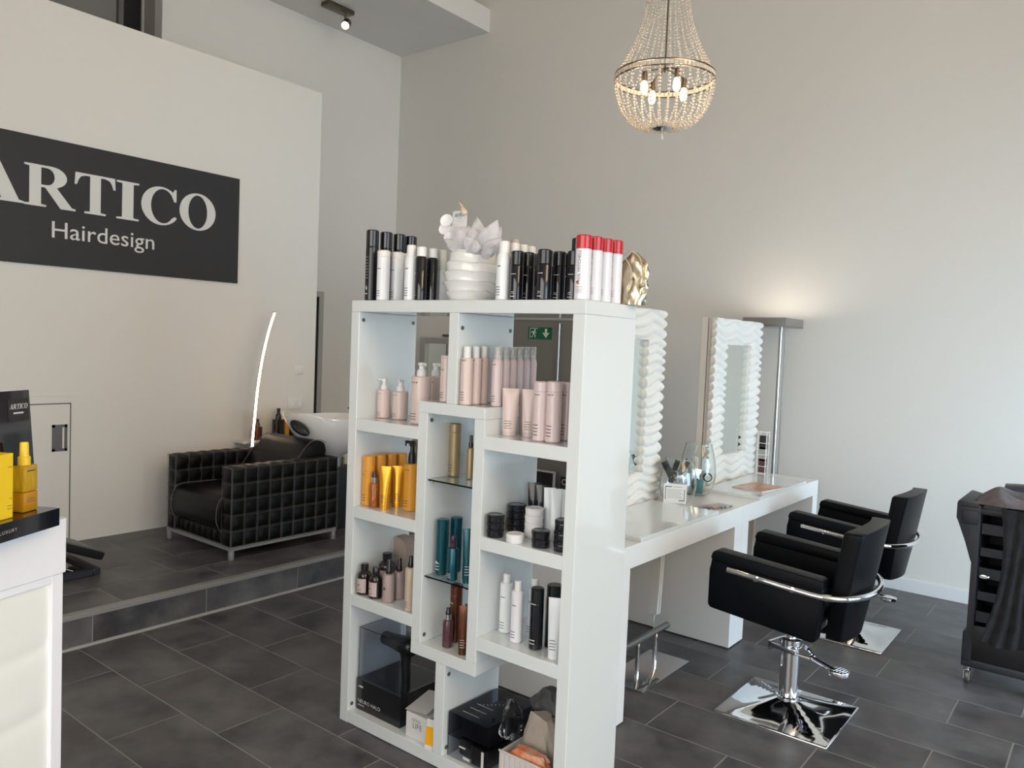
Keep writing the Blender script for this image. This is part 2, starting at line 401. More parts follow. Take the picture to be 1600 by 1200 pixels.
bm = bmesh.new(); prism(bm, [(XS-0.045, ZP-0.002), (XS-0.045, ZP+0.002), (XS+0.003, ZP+0.002), (XS+0.006, ZP-0.001), (XS+0.006, 0.149), (XS, 0.149), (XS, ZP-0.002)], YN, YF, 'y')
o = obj('step_nosing', bm, 'nosing_metal', plat, None)
bm = bmesh.new(); box(bm, XS-0.004, XS+0.010, YN, YF, -0.003, 0.012); obj('step_foot_trim', bm, 'frame_grey', plat, None)
# sign wall (a partition that stops short of the ceiling)
bm = bmesh.new(); box(bm, XL-0.14, XL, YN, 4.19, ZP-0.15, 3.62); wl = struct('wall_left', bm, 'wall_paint')
bm = bmesh.new()
# back wall with a doorway near the partition and an upper opening
box(bm, XB-0.12, XB, 4.93, YF, 0.0, ZC)
box(bm, XB-0.12, XB, 3.29, 4.93, 1.99, ZC)
box(bm, XB-0.12, XB, 3.29, 4.05, 0.0, 1.99)
box(bm, XB-0.12, XB, YN, 3.29, 0.0, 2.7)
box(bm, XB-0.12, XB, YN, 3.29, 5.4, ZC)
struct('wall_back', bm, 'wall_paint')
bm = bmesh.new(); box(bm, XB-0.12, XR+0.15, YF, YF+0.15, -0.12, ZC); struct('wall_far', bm, 'wall_paint')
bm = bmesh.new(); box(bm, XB-0.12, XR+0.15, YN-0.15, YF+0.15, ZC, ZC+0.15); struct('ceiling', bm, 'ceiling_paint')
bm = bmesh.new(); box(bm, XB, -5.131, YN, YF, 4.63, 4.85); struct('ceiling_slab', bm, 'ceiling_paint')
def glazed(name, a0, a1, z0, z1, n, put):
    '''window frame with n panes; put(u0, u1, t0, t1, z0, z1) gives box limits along the wall'''
    bm = bmesh.new(); w = .06; st = (a1-a0-w)/n
    for k in range(n+1): box(bm, *put(a0+k*st, a0+k*st+w, .03, .09), z0, z1)
    for z in (z0, z1-w): box(bm, *put(a0, a1, .03, .09), z, z+w)
    wn = struct(name, bm, 'dark_steel')
    for k in range(n):
        bm = bmesh.new(); box(bm, *put(a0+k*st+w, a0+(k+1)*st, .055, .061), z0+w, z1-w); obj('pane', bm, 'window_pane', wn, None)
bm = bmesh.new()                                       # wall behind the camera, with the shop front
box(bm, XB-0.12, -2.65, YN-0.15, YN, -0.12, ZC); box(bm, 0.85, XR+0.15, YN-0.15, YN, -0.12, ZC)
box(bm, -2.65, 0.85, YN-0.15, YN, -0.12, 0.3); box(bm, -2.65, 0.85, YN-0.15, YN, 2.9, ZC); struct('wall_near', bm, 'wall_paint')
glazed('window_3', -2.65, 0.85, 0.3, 2.9, 3, lambda u0, u1, t0, t1: (u0, u1, YN-t1, YN-t0))
YJ = 3.4                                               # right wall: tall glazing, then an unseen bay added to house the fill lamp
bm = bmesh.new(); box(bm, XR, XR+0.15, YN, YJ, -0.12, 0.35); box(bm, XR, XR+0.15, YN, YJ, 3.25, 3.5); box(bm, XR, XR+0.15, YN, YJ, 5.7, ZC)
struct('wall_right', bm, 'wall_paint')
glazed('window_1', YN, YJ, 0.35, 3.25, 3, lambda u0, u1, t0, t1: (XR+t0, XR+t1, u0, u1))
glazed('window_4', YN, YJ, 3.5, 5.7, 3, lambda u0, u1, t0, t1: (XR+t0, XR+t1, u0, u1))
bm = bmesh.new(); box(bm, 2.6, 2.75, YJ, YF, 1.95, ZC); box(bm, 2.6, 2.75, YJ, YF, -0.12, 0.2); box(bm, 2.6, 2.75, YJ, 3.5, 0.2, 1.95); box(bm, 2.6, 2.75, 5.72, YF, 0.2, 1.95)
box(bm, 2.75, XR+0.15, YJ, YJ+0.15, -0.12, ZC); struct('wall_jog_added', bm, 'wall_paint')  # unseen wall jog, shaped to give the fill lamp an opening
glazed('window_added', 3.5, 5.72, 0.2, 1.95, 2, lambda u0, u1, t0, t1: (2.6+t0, 2.6+t1, u0, u1))  # window added in front of the fill lamp
bm = bmesh.new(); box(bm, XR+0.15, 14, -8, 14, -0.2, -0.12); box(bm, -8, XR+0.15, -9, YN-0.15, -0.2, -0.12); box(bm, 2.75, XR+0.15, YJ+0.15, 14, -0.2, -0.12); struct('ground_outside', bm, 'outside_paving')
# baseboard on the far wall
bm = bmesh.new(); box(bm, -4.03, 2.6, YF-0.016, YF, 0.0, 0.082); box(bm, -4.03, 2.6, YF-0.011, YF, 0.082, 0.09)
bevel(bm, 0.002, 1); struct('baseboard_far', bm, 'baseboard_white')
# door opening in the back wall
bm = bmesh.new()
for y0, y1 in ((4.05, 4.10), (4.93, 4.985)): box(bm, XB-0.02, XB+0.015, y0-0.0, y1, ZP, 2.04)
box(bm, XB-0.02, XB+0.015, 4.10, 4.93, 1.985, 2.04)
d2 = struct('door_2', bm, 'frame_grey')
bm = bmesh.new(); box(bm, XB-0.12, XB-0.08, 4.10, 4.93, ZP, 1.985); obj('door_infill', bm, 'dark_void', d2, None)  # near-black sheet; the open doorway's shade is put into its colour
# upper opening behind the sign wall
bm = bmesh.new()
box(bm, XB-0.30, XB-0.12, 3.29, 3.35, 2.7, 5.4); box(bm, XB-0.32, XB-0.30, 3.27, 3.35, 2.7, 5.4)
w2 = struct('window_2', bm, 'frame_grey')
bm = bmesh.new(); box(bm, XB-0.34, XB-0.32, 3.12, 3.35, 2.7, 5.4); obj('pane', bm, 'window_dark', w2, None)
bm = bmesh.new(); box(bm, XB-0.36, XB-0.30, 3.08, 3.12, 2.7, 5.4); obj('mullion', bm, 'dark_steel', w2, None)
bm = bmesh.new(); box(bm, XB-0.37, XB-0.34, YN, 3.08, 2.7, 5.4); obj('curtain_panel', bm, 'door_grey', w2, None)
# grey door with an escape sign on the far wall
xa, xb_ = -4.80, -3.72
bm = bmesh.new()
box(bm, xa, xa+0.07, YF-0.03, YF, 0, 1.90); box(bm, xb_-0.07, xb_, YF-0.03, YF, 0, 1.90); box(bm, xa, xb_, YF-0.03, YF, 1.83, 1.90)
d1 = struct('door_1', bm, 'frame_grey')
bm = bmesh.new(); box(bm, xa+0.07, xb_-0.07, YF-0.02, YF, 0, 1.83); obj('door_infill', bm, 'door_grey', d1, None)
bm = bmesh.new(); tube(bm, [(-4.10, YF-0.06, 0.9), (-4.10, YF-0.06, 1.80)], 0.012)
for z in (0.92, 1.78): tube(bm, [(-4.10, YF-0.06, z), (-4.10, YF-0.02, z)], 0.008)
obj('pull_bar', bm, 'steel', d1)
t = thing('exit_sign', 'green escape route sign with running figure and down arrow on grey door', 'sign', (-4.343, YF-0.022, 1.652))
for k, x0 in enumerate((-0.136, 0.003)):
    bm = bmesh.new(); box(bm, x0, x0+0.132, -0.004, 0, 0, 0.112); obj('sign_plate', bm, 'exit_green', t, None)
def flat(polys, M, m, name, parent, dy=-0.0055):
    bm = bmesh.new()
    for p in polys: prism(bm, p, dy, dy+0.0014, 'y', M)
    return obj(name, bm, m, parent, None)
Mx = Matrix.Translation((0.069, 0, 0.056))
flat([[(-.012, .043), (.012, .043), (.012, -.01), (-.012, -.01)], [(-.04, .006), (0, -.042), (.04, .006), (.022, .006), (0, -.018), (-.022, .006)]], Mx, 'exit_white', 'arrow', t)
Mx = Matrix.Translation((-0.07, 0, 0.056))
run = [[(-.048, .048), (.048, .048), (.048, .043), (-.048, .043)], [(-.048, .048), (-.043, .048), (-.043, -.048), (-.048, -.048)],
       ell(.012, .030, .009, .009, 0, 340, 10), [(-.014, .02), (.010, .019), (.006, -.008), (-.010, -.006)],
       [(-.014, .020), (-.034, .006), (-.030, .001), (-.008, .012)], [(.008, .018), (.030, .004), (.028, -.002), (.004, .008)],
       [(.006, -.006), (.022, -.020), (.016, -.044), (.010, -.043), (.012, -.022), (-.006, -.008)],
       [(-.010, -.004), (-.002, -.012), (-.016, -.030), (-.038, -.030), (-.038, -.036), (-.012, -.037)]]
flat(run, Mx, 'exit_white', 'running_figure', t)

# ------------------------------------------------------------------ sign, wall fittings, spotlight
sy0, sy1, sz0, sz1 = 1.39, 3.429, 1.976, 2.768
t = thing('wall_sign', 'large charcoal wall sign with white ARTICO Hairdesign lettering', 'sign', (XL, (sy0+sy1)/2, sz0))
obj('board', bbox(0.0, 0.02, sy0-(sy0+sy1)/2, sy1-(sy0+sy1)/2, 0, sz1-sz0, 0.001, 1), 'sign_black', t, None)
RotW = Matrix(((0, 0, 1, 0), (1, 0, 0, 0), (0, 1, 0, 0), (0, 0, 0, 1)))        # text plane -> wall facing +X
spans = {'A': (1.59, 1.945, 2.341), 'R': (1.945, 2.245, 2.338), 'T': (2.238, 2.497, 2.336), 'I': (2.504, 2.656, 2.334), 'C': (2.672, 2.931, 2.334), 'O': (2.949, 3.229, 2.334)}
for ch, (ya, yb, zb) in spans.items():
    me = glyph_mesh(ch, 1.0, 0.012)
    me.transform(Matrix.Diagonal(((yb-ya)/GLYPH[ch][0], 0.256, 0.25, 1)))
    me.transform(Matrix.Translation((ya-(sy0+sy1)/2, zb-sz0+(0.003 if ch in 'CO' else 0), 0.0235)))
    me.transform(RotW); obj('letter', me, 'sign_letter', t, None)
me = text_mesh('Hairdesign', 0.150, 0.002, 'LEFT')
xs = [v.co.x for v in me.vertices]; ys = [v.co.y for v in me.vertices]
me.transform(Matrix.Translation((-min(xs), 0, 0))); me.transform(Matrix.Diagonal(((2.769-2.106)/(max(xs)-min(xs)), 1, 1, 1)))
yb0 = sorted(ys)[0]
me.transform(Matrix.Translation((2.106-(sy0+sy1)/2, 2.12-sz0-yb0, 0.0225))); me.transform(RotW)
obj('lettering', me, 'sign_letter', t, None)
# flush service door in the sign wall
bm = bmesh.new(); y0, y1 = 1.2, 2.242
t = thing('service_hatch', 'white flush service hatch in the sign wall with recessed steel pull', 'hatch', (XL+.0005, 1.72, ZP))
obj('panel', bbox(0, 0.006, y0-1.72, y1-0.008-1.72, 0.012, 1.088-ZP, 0.001, 1), 'wall_paint', t, None)
bm = bmesh.new(); box(bm, 0.0, 0.003, y1-0.008-1.72, y1-1.72, 0.0, 1.096-ZP); box(bm, 0.0, 0.003, y0-1.72, y1-1.72, 1.088-ZP, 1.096-ZP)
obj('shadow_gap', bm, 'dark_steel', t, None)
bm = bmesh.new(); a, b, c, d = 2.125-1.72, 2.218-1.72, 0.782-ZP, 0.956-ZP
box(bm, 0.006, 0.010, a, b, c, c+0.018); box(bm, 0.006, 0.010, a, b, d-0.018, d); box(bm, 0.006, 0.010, a, a+0.018, c, d); box(bm, 0.006, 0.010, b-0.018, b, c, d); box(bm, 0.0061, 0.0075, a+0.01, b-0.03, c+0.01, d-0.01)
obj('recessed_pull', bm, 'dark_steel', t, None)
tag(obj('wall_trim_strip', bbox(XL, XL+0.004, 1.2, 2.36, 1.142, 1.146, 0), 'wall_paint', None, None), 'thin white trim line on sign wall above the service hatch', 'trim')
t = thing('light_switch', 'white light switch on the end of the sign wall', 'switch', (XL, 4.03, 1.27))
obj('plate', bbox(0, 0.008, -0.042, 0.042, 0, 0.078, 0.002), 'switch_plastic', t); obj('rocker', bbox(0.008, 0.012, -0.022, 0.022, 0.018, 0.060, 0.002), 'switch_plastic', t)
t = thing('wall_outlet', 'white double wall socket below the light switch by the basin', 'socket', (XL, 4.0, 0.985))
obj('plate', bbox(0, 0.010, -0.075, 0.075, 0, 0.10, 0.003), 'switch_plastic', t)
for y in (-0.036, 0.036):
    bm = bmesh.new(); lathe(bm, [(0.027, 0.010), (0.027, 0.013), (0.020, 0.013), (0.019, 0.011)], 20, M=Matrix.Translation((0, y, 0.05)) @ Matrix.Rotation(PI/2, 4, 'Y'))
    obj('socket_face', bm, 'white_plastic', t)
# ceiling spotlight under the slab
t = thing('ceiling_spotlight', 'small bronze spotlight shining under the ceiling slab', 'spotlight', (-5.93, 4.72, 4.63))
obj('mount_plate', bbox(-0.055, 0.055, -0.15, 0.15, -0.04, 0, 0.004), 'bronze', t)
bm = bmesh.new(); tube(bm, [(0, 0.09, -0.04), (-0.005, 0.09, -0.09)], 0.008); obj('swivel_arm', bm, 'bronze', t)
Ms = Matrix.Translation((0.0, 0.10, -0.125)) @ Vector((0.45, -0.62, -0.62)).to_track_quat('-Z', 'Y').to_matrix().to_4x4()
bm = bmesh.new(); lathe(bm, [(0.02, 0.05), (0.042, 0.04), (0.042, -0.045), (0.037, -0.045), (0.035, -0.03), (0.0, -0.03)], 20, M=Ms); obj('lamp_head', bm, 'bronze', t)
bm = bmesh.new(); lathe(bm, [(0.0, -0.036), (0.034, -0.036), (0.030, -0.044), (0.0, -0.048)], 20, M=Ms); obj('lens', bm, 'spot_lens', t)

# ------------------------------------------------------------------ display shelf
SX0, SX1, SY0, SY1, SZ = -2.51, -1.375, 2.112, 2.437, 1.75
shelf = thing('display_shelf', 'tall glossy white open-backed display shelf crowded with hair products', 'shelf', ((SX0+SX1)/2, (SY0+SY1)/2, 0))
def board(name, x0, x1, z0, z1, y0=SY0, y1=SY1, m='white_gloss', w=0.0015):
    return obj(name, bbox(x0, x1, y0, y1, z0, z1, w, 1), m, shelf, None, world=True)
T_ = 0.048
board('top_board', SX0, SX1, SZ-0.046, SZ)
board('base_board', SX0+T_, SX1-T_, 0.002, 0.052)
pl = board('side_panel', SX0, SX0+T_, 0.0, SZ-0.0465); pr = board('side_panel', SX1-T_, SX1, 0.0, SZ-0.0465)
CX0, CX1, CZ0, CZ1 = -2.107, -1.777, 0.398, 1.370
board('divider', -1.966, -1.920, CZ1+0.0005, SZ-0.0465); ud = shelf.children[-1]
board('divider', -1.972, -1.924, 0.0525, CZ0-0.0005)
board('box_top', CX0, CX1, 1.327, CZ1); board('box_bottom', CX0, CX1, CZ0, 0.445)
cl = board('box_side', CX0, CX0+T_, 0.4455, 1.3265); board('box_side', CX1-T_, CX1, 0.4455, 1.3265)
for z in (0.545, 0.911, 1.270):
    board('shelf_board', SX0+T_, CX0, z-T_, z); board('shelf_board', CX1, SX1-T_, z-T_, z)
for z in (1.077, 0.707):
    g = board('glass_shelf', CX0+T_, CX1-T_, z-0.006, z, SY0+0.012, SY1-0.01, 'glass', 0.0008)
    for y in (SY0+0.03, SY1-0.04):
        for x in (CX0+T_+0.006, CX1-T_-0.006):
            bm = bmesh.new(); lathe(bm, [(0.006, 0), (0.006, 0.008)], 10, x, y, z-0.0145); obj('shelf_pin', bm, 'steel', shelf, world=True)
def screw(x, y, z):
    bm = bmesh.new(); lathe(bm, [(0.008, 0), (0.008, 0.0025), (0.005, 0.0032), (0.0, 0.0028)], 12, M=Matrix.Translation((x, y, z)) @ Matrix.Rotation(PI/2, 4, 'Y'))
    obj('screw_cover', bm, 'dark_steel', shelf, world=True)
for y in (SY0+0.022, SY1-0.022):
    screw(SX0+T_, y, 1.672); screw(-1.920, y, 1.65); screw(CX0+T_, y, 1.30); screw(CX0+T_, y, 0.475); screw(SX0+T_, y, 0.075); screw(-1.924, y, 0.36); screw(-1.924, y, 0.08)

# ------------------------------------------------------------------ product builders (base at origin, front towards -Y)
MC = {}
def cached(key, fn, smooth=38):
    if key not in MC: MC[key] = tomesh(fn(), key[0], smooth)
    return MC[key].copy() if False else MC[key]
def q(v): return round(v, 4)
def part(name, key, fn, m, parent, smooth=38):
    k = (name, m)+key
    if k not in MC:
        me = tomesh(fn(), name, smooth); me.materials.append(MATS[m]); MC[k] = me
    o = bpy.data.objects.new(name, MC[k]); C.objects.link(o); o.parent = parent
    return o
def L_(prof, seg=24):
    def f(): bm = bmesh.new(); lathe(bm, prof, seg); return bm
    return f
def printed(parent, r, specs, m='print_dark'):
    """small printed lines: (centre angle from front, width, z0, z1)"""
    key = (q(r), tuple(specs))
    def f():
        bm = bmesh.new(); R = r+0.0004
        for a, w, z0, z1 in specs:
            h = w/2/r; n = 4; va = []
            for k in range(n+1):
                g = -PI/2+a-h+2*h*k/n
                va.append((bm.verts.new((R*math.cos(g), R*math.sin(g), z0)), bm.verts.new((R*math.cos(g), R*math.sin(g), z1))))
            for k in range(n): bm.faces.new((va[k][0], va[k+1][0], va[k+1][1], va[k][1]))
        return bm
    part('print', key, f, m, parent, None)
def wrap_text(parent, s, size, r, zc, m, a0=0.0, vertical=False, name='print', spacing=1.0):
    me = text_mesh(s, size, 0, 'CENTER', spacing)
    for v in me.vertices:
        u, w = (v.co.x, v.co.y) if not vertical else (-v.co.y, v.co.x)
        g = -PI/2+a0+u/r; v.co = ((r+0.0005)*math.cos(g), (r+0.0005)*math.sin(g), zc+w)
    me.update(); me.materials.append(MATS[m]); o = bpy.data.objects.new(name, me); C.objects.link(o); o.parent = parent
def low_print(r, h, n=3):
    return [(-0.1, r*0.9, h*(0.10+0.055*k), h*(0.10+0.055*k)+h*0.014) for k in range(n)]
def can(t, r, h, capf, m, mc, cr=1.0, shoulder=0.06, pm=None):
    hb = h*(1-capf); e = 0.0035
    part('body', (q(r), q(hb), shoulder, cr), L_([(r-e, 0), (r, e), (r, hb-shoulder*r*3-e), (r*max(cr, 0.9), hb-e if shoulder else hb-e), (r*max(cr, 0.9)-e*0.5, hb)]), m, t)
    c = r*cr
    part('cap', (q(r), q(h), capf, cr), L_([(c, hb), (c, h-e), (c-e, h), (0, h+0.0004)]), mc, t)
    if pm: printed(t, r, low_print(r, hb, 3)+[(0.0, r*0.8, hb*0.72, hb*0.735)], pm)
def domecan(t, r, h, m, mc, pm=None):                  # bottle with a narrower rounded cap
    hb = h*0.80; c = r*0.72
    part('body', (q(r), q(hb), 'd'), L_([(r-.003, 0), (r, .003), (r, hb-r*.9), (r*.96, hb-r*.55), (r*.80, hb-r*.15), (c, hb)]), m, t)
    part('cap', (q(r), q(h), 'd'), L_([(c*1.02, hb), (c*1.02, h-.006), (c*.9, h-.001), (0, h)]), mc, t)
    if pm: printed(t, r, low_print(r, hb, 4)+[(0.0, r*0.7, hb*0.70, hb*0.72)], pm)
def pump(t, r, hb, h, m, mp, rz=0.0, pm='print_dark', square=False):
    e = 0.004
    if square: part('body', (q(r), q(hb), 's'), lambda: bbox(-r, r, -r*.8, r*.8, 0, hb, 0.006, 3), m, t)
    else: part('body', (q(r), q(hb), 'p'), L_([(r-e, 0), (r, e), (r, hb-e), (r-e, hb), (r*.45, hb+.001)]), m, t)
    s = h-hb
    part('pump_collar', (q(r), q(hb), q(s)), L_([(r*.50, hb), (r*.50, hb+s*.26), (r*.44, hb+s*.42), (r*.30, hb+s*.50), (r*.28, hb+s*.74)], 16), mp, t)
    def nz():
        bm = bmesh.new(); box(bm, -r*.34, r*.34, -r*.30, r*.30, hb+s*.74, hb+s*.97)
        box(bm, -r*1.05, -r*.30, -r*.13, r*.13, hb+s*.84, hb+s*.97); box(bm, -r*1.05, -r*.88, -r*.12, r*.12, hb+s*.72, hb+s*.85); bevel(bm, r*.06, 1); return bm
    o = part('pump_head', (q(r), q(hb), q(s)), nz, mp, t); o.rotation_euler = (0, 0, rz)
    if pm: printed(t, r if not square else r*.8, low_print(r, hb, 3)+[(-.25, r*.16, hb*.86, hb*.885), (0.05, r*.16, hb*.86, hb*.885), (.35, r*.16, hb*.86, hb*.885)], pm)
def spray(t, r, hb, h, m, mc, collar=None, pm=None):
    s = h-hb
    part('body', (q(r), q(hb), 'y'), L_([(r-.003, 0), (r, .003), (r, hb-r*.5), (r*.85, hb-r*.12), (r*.55, hb)]), m, t)
    if collar: part('collar', (q(r), q(hb), q(h)), L_([(r*.60, hb), (r*.60, hb+s*.48), (r*.5, hb+s*.5)], 18), collar, t); c0 = hb+s*.5
    else: c0 = hb
    part('spray_cap', (q(r), q(hb), q(h)), L_([(r*.55, c0), (r*.55, c0+(h-c0)*.3), (r*.42, c0+(h-c0)*.45), (r*.40, h-.002), (r*.36, h), (0, h)], 18), mc, t)
    if pm: printed(t, r, low_print(r, hb, 3), pm)
def squeeze(t, w, h, m, mc, tilt=0.0, pm=None, crease=True):  # flat-topped tube standing on its cap
    hc = h*0.10; r = w*0.42
    part('cap', (q(w), q(h)), L_([(r*.92, 0), (r*.92, hc), (r*.7, hc)], 20), mc, t)
    def f():
        bm = bmesh.new(); rings = []; n = 24
        for k in range(9):
            u = k/8; z = hc+(h-hc)*u; a = r*.95+(w*.5-r*.95)*u**.8; b = r*.95*(1-u)**.75+0.0012
            rings.append([(a*math.cos(2*PI*i/n), b*math.sin(2*PI*i/n), z) for i in range(n)])
        rings.append([(w*.5*math.cos(2*PI*i/n), .0012*math.sin(2*PI*i/n), h) for i in range(n)])
        loft(bm, rings); return bm
    o = part('tube_body', (q(w), q(h)), f, m, t, 60); o.rotation_euler = (0, 0, tilt)
    if pm:
        def g():
            bm = bmesh.new()
            for k in range(4): box(bm, -w*.25, w*(.2-.05*(k % 2)), -r*.95-.0004, -r*.93, hc+h*(.06+.05*k), hc+h*(.07+.05*k))
            return bm
        part('print', (q(w), q(h)), g, pm, t, None).rotation_euler = (0, 0, tilt)
def apothecary(t, r, h, m='bottle_brown', mc='black_satin'):
    part('body', (q(r), q(h)), L_([(r-.003, 0), (r, .003), (r, h*.60), (r*.92, h*.68), (r*.62, h*.76), (r*.45, h*.79), (r*.45, h*.82)]), m, t)
    part('cap', (q(r), q(h)), L_([(r*.55, h*.81), (r*.55, h*.985), (r*.50, h), (0, h)], 20), mc, t)
    def f():
        bm = bmesh.new(); n = 10; R = r+.0005; va = []
        for k in range(n+1):
            g = -PI/2-0.9+1.9*k/n; va.append((bm.verts.new((R*math.cos(g), R*math.sin(g), h*.08)), bm.verts.new((R*math.cos(g), R*math.sin(g), h*.54))))
        for k in range(n): bm.faces.new((va[k][0], va[k+1][0], va[k+1][1], va[k][1]))
        return bm
    part('paper_label', (q(r), q(h)), f, 'label_blush', t)
    printed(t, r+.0006, [(-.1, r*.35, h*.31, h*.345), (0, r*.8, h*.18, h*.188), (0, r*.8, h*.14, h*.148)], 'print_black')
def jar(t, r, h, m, ridges=True):
    hb = h*.55
    part('body', (q(r), q(h)), L_([(r*.93, 0), (r*.97, .003), (r*.97, hb)], 28), m, t)
    part('lid', (q(r), q(h)), L_([(r, hb+.0006), (r, hb+h*.12), (r*.985, hb+h*.14), (r, hb+h*.17), (r, h-.002), (r-.003, h), (r*.8, h), (r*.78, h-.0012), (0, h-.0012)], 28), m, t)

def geom(cx, w, ty, by=None, z=None, Y=None, ym=None):
    if Y is None:
        P = onz(cx, by, z); r = w/2*depth(P)/FPX; d = math.hypot(P[0], P[1]); P = P*np.array([1+r/d, 1+r/d, 1])
    else:
        P = ony(cx, ym or (ty+40), Y); P[2] = z
    r = w/2*depth(P)/FPX; h = z_at(cx, ty, P)-z
    P[2] = z+0.0006
    return P, r, h
def product(name, label, cat, P, group=None, rz=None):
    return thing(name, label, cat, tuple(P), random.uniform(-.12, .12) if rz is None else rz, group)

# ---- on top of the shelf
ZT = SZ
ords = ['front', 'second', 'third', 'rearmost']
g = 'tall black spray cans on the shelf top'
for k, (cx, ty, Y) in enumerate(((581.5, 360, 2.16), (603, 363.4, 2.225), (623, 366.6, 2.29), (641, 370, 2.355))):
    P, r, h = geom(cx, 17, ty, z=ZT, Y=Y)
    t = product('hairspray_can', '%s tall black spray can in the row at left end of shelf top' % ords[k].capitalize(), 'spray can', P, g); can(t, 0.0255, h, .23, 'black_satin', 'black_gloss')
    printed(t, 0.0255, [(-.2, .02, .06-.004*j, .0612-.004*j) for j in range(4)]+[(-.2, .026, .175-.012*j, .1765-.012*j) for j in range(8)], 'frame_grey')
    printed(t, 0.0256, [(-.45, .008, .048, .055), (.1, .004, .044, .056), (-.45, .005, .026, .032), (0, .014, .026, .030)], 'print_white')
for k, (cx, w, ty, Y) in enumerate(((599, 20, 391.8, 2.15), (620, 19, 394.7, 2.215), (635, 17, 397.0, 2.28))):
    P, r, h = geom(cx, w, ty, z=ZT, Y=Y)
    t = product('mousse_can', '%s of the pale white cylindrical cans beside the tall black cans' % ('Front one', 'Middle one', 'Rear one')[k], 'can', P, 'pale cylindrical cans on the shelf top')
    can(t, 0.026, h, .13, 'bottle_white', 'white_plastic', 1.0, 0, 'print_dark')
P, r, h = geom(642, 17, 383, z=ZT, Y=2.145)
t = product('lotion_bottle', 'White bottle with rounded white cap left of the white-capped black bottles', 'bottle', P); domecan(t, 0.024, h, 'bottle_white', 'white_plastic', 'print_dark')
for k, (cx, ty, Y) in enumerate(((658, 386, 2.15), (675.5, 388.6, 2.205))):
    P, r, h = geom(cx, 17, ty, z=ZT, Y=Y)
    t = product('styling_bottle', ('Nearer', 'Further')[k]+' black bottle with white cap on the shelf top left of the vase', 'bottle', P, 'white-capped black bottles'); can(t, 0.0235, h, .18, 'black_gloss', 'white_plastic', .78, .05)
    printed(t, 0.0235, [(-.3, .010, .10, .104), (-.3, .012, .03, .032), (-.3, .014, .018, .0205)], 'print_white')
P, r, h = geom(689.5, 14, 391, z=ZT, Y=2.26)
t = product('styling_bottle', 'Grey-white bottle with pale cap touching the left of the ribbed vase', 'bottle', P); can(t, 0.021, h, .38, 'bottle_white', 'switch_plastic', .92, 0)
# vase with fabric flower
P = ony(738, 430, 2.235); P[2] = ZT+0.0006
t = thing('vase', 'white ribbed ceramic vase of uneven waves on the shelf top', 'vase', tuple(P))
def vase():
    bm = bmesh.new(); rings = []; n = 48; H = 0.185
    for k in range(61):
        u = k/60; z = H*u
        ridge = 0.0
        for j in range(5):
            zc = 0.10+0.19*j
            rings_ = None
        base = 0.080+0.024*math.sin(PI*min(1, u*1.05))**.8
        row = []
        for i in range(n):
            a = 2*PI*i/n
            ph = (u*5.2+0.10*math.sin(2*a+u*3)+0.06*math.sin(5*a)) % 1.0
            rr = base+0.010*(ph**2.2)-0.002
            if k == 0: rr = base-.006
            row.append((rr*math.cos(a), rr*math.sin(a), z+(0.004*math.sin(3*a) if k > 50 else 0)))
        rings.append(row)
    for s in (.97, .90):
        rings.append([(x*s, y*s, z-(1-s)*.3) for x, y, z in rings[60]])
    rings.append([(x*.8, y*.8, 0.08) for x, y, z in rings[60]])
    loft(bm, rings, True); return bm
obj('vase_body', vase(), 'ceramic', t, 60)
fl = thing('fabric_flower', 'white fabric lily with large petals standing in the ribbed vase', 'artificial flower', (P[0], P[1], ZT+0.15))
def petal(B, T, W, k):
    bm = bmesh.new(); n, m = 14, 8; G = []
    B, T = Vector(B), Vector(T); d = T-B; side = d.cross(Vector((-.6, .8, 0))).normalized(); out = side.cross(d).normalized()
    if out.dot(Vector((.6, -.8, 0))) < 0: out = -out
    for i in range(n+1):
        u = i/n; w = W*.5*math.sin(PI*min(1, u*.92+.08))**.8 if u < 1 else 0.0006; row = []
        for j in range(m+1):
            v = j/m*2-1
            row.append(bm.verts.new(B+d*u+side*v*w+out*(.020*math.sin(PI*u)-.35*W*v*v*math.sin(PI*u)*.6+.0025*math.sin(16*u+2*v+k)+.0018*math.cos(v*9+k))))
        G.append(row)
    for i in range(n):
        for j in range(m): bm.faces.new((G[i][j], G[i][j+1], G[i+1][j+1], G[i+1][j]))
    bmesh.ops.solidify(bm, geom=bm.faces[:], thickness=0.001); return bm
FO = Vector((P[0], P[1], ZT+.15))
for k, (a, b, c, d, w, dy) in enumerate(((750, 398, 745, 339, .060, .03), (752, 398, 778, 343, .062, -.01), (754, 398, 784, 354, .055, .03), (748, 398, 704, 352, .090, -.04), (748, 398, 722, 348, .058, .0), (746, 400, 694, 374, .052, -.05), (746, 401, 698, 384, .042, -.06),
        (752, 399, 784, 374, .060, -.045), (750, 398, 763, 352, .050, -.03), (748, 398, 737, 356, .058, -.03), (749, 400, 726, 370, .055, -.065), (754, 401, 774, 385, .045, -.07), (748, 402, 742, 374, .04, -.065))):
    bp_ = ony(a, b, P[1]-.03); tp_ = ony(c, d, P[1]-.02+dy)
    obj('petal', petal(Vector(bp_)-FO, Vector(tp_)-FO, w, k), 'petal', fl, 70)
for (u, v, s) in ((698, 345, .026), (695, 358, .024), (702, 371, .022)):
    Q = ony(u, v, P[1]-.03)
    bm = bmesh.new(); lathe(bm, [(0, -.004), (s*.7, -.002), (s, .003), (s*.95, .006), (s*.5, .002), (0, 0)], 18, M=Matrix.Translation(Q-np.array([P[0], P[1], ZT+.15])) @ Matrix.Rotation(math.radians(75), 4, 'X') @ Matrix.Rotation(.3, 4, 'Y'))
    obj('small_petal', bm, 'petal', fl, 60)
bm = bmesh.new(); lathe(bm, [(.012, -.06), (.010, 0.0), (.004, .03), (0, .031)], 10); obj('stem', bm, 'petal', fl)
Q = ony(718.5, 341, P[1]-.05)
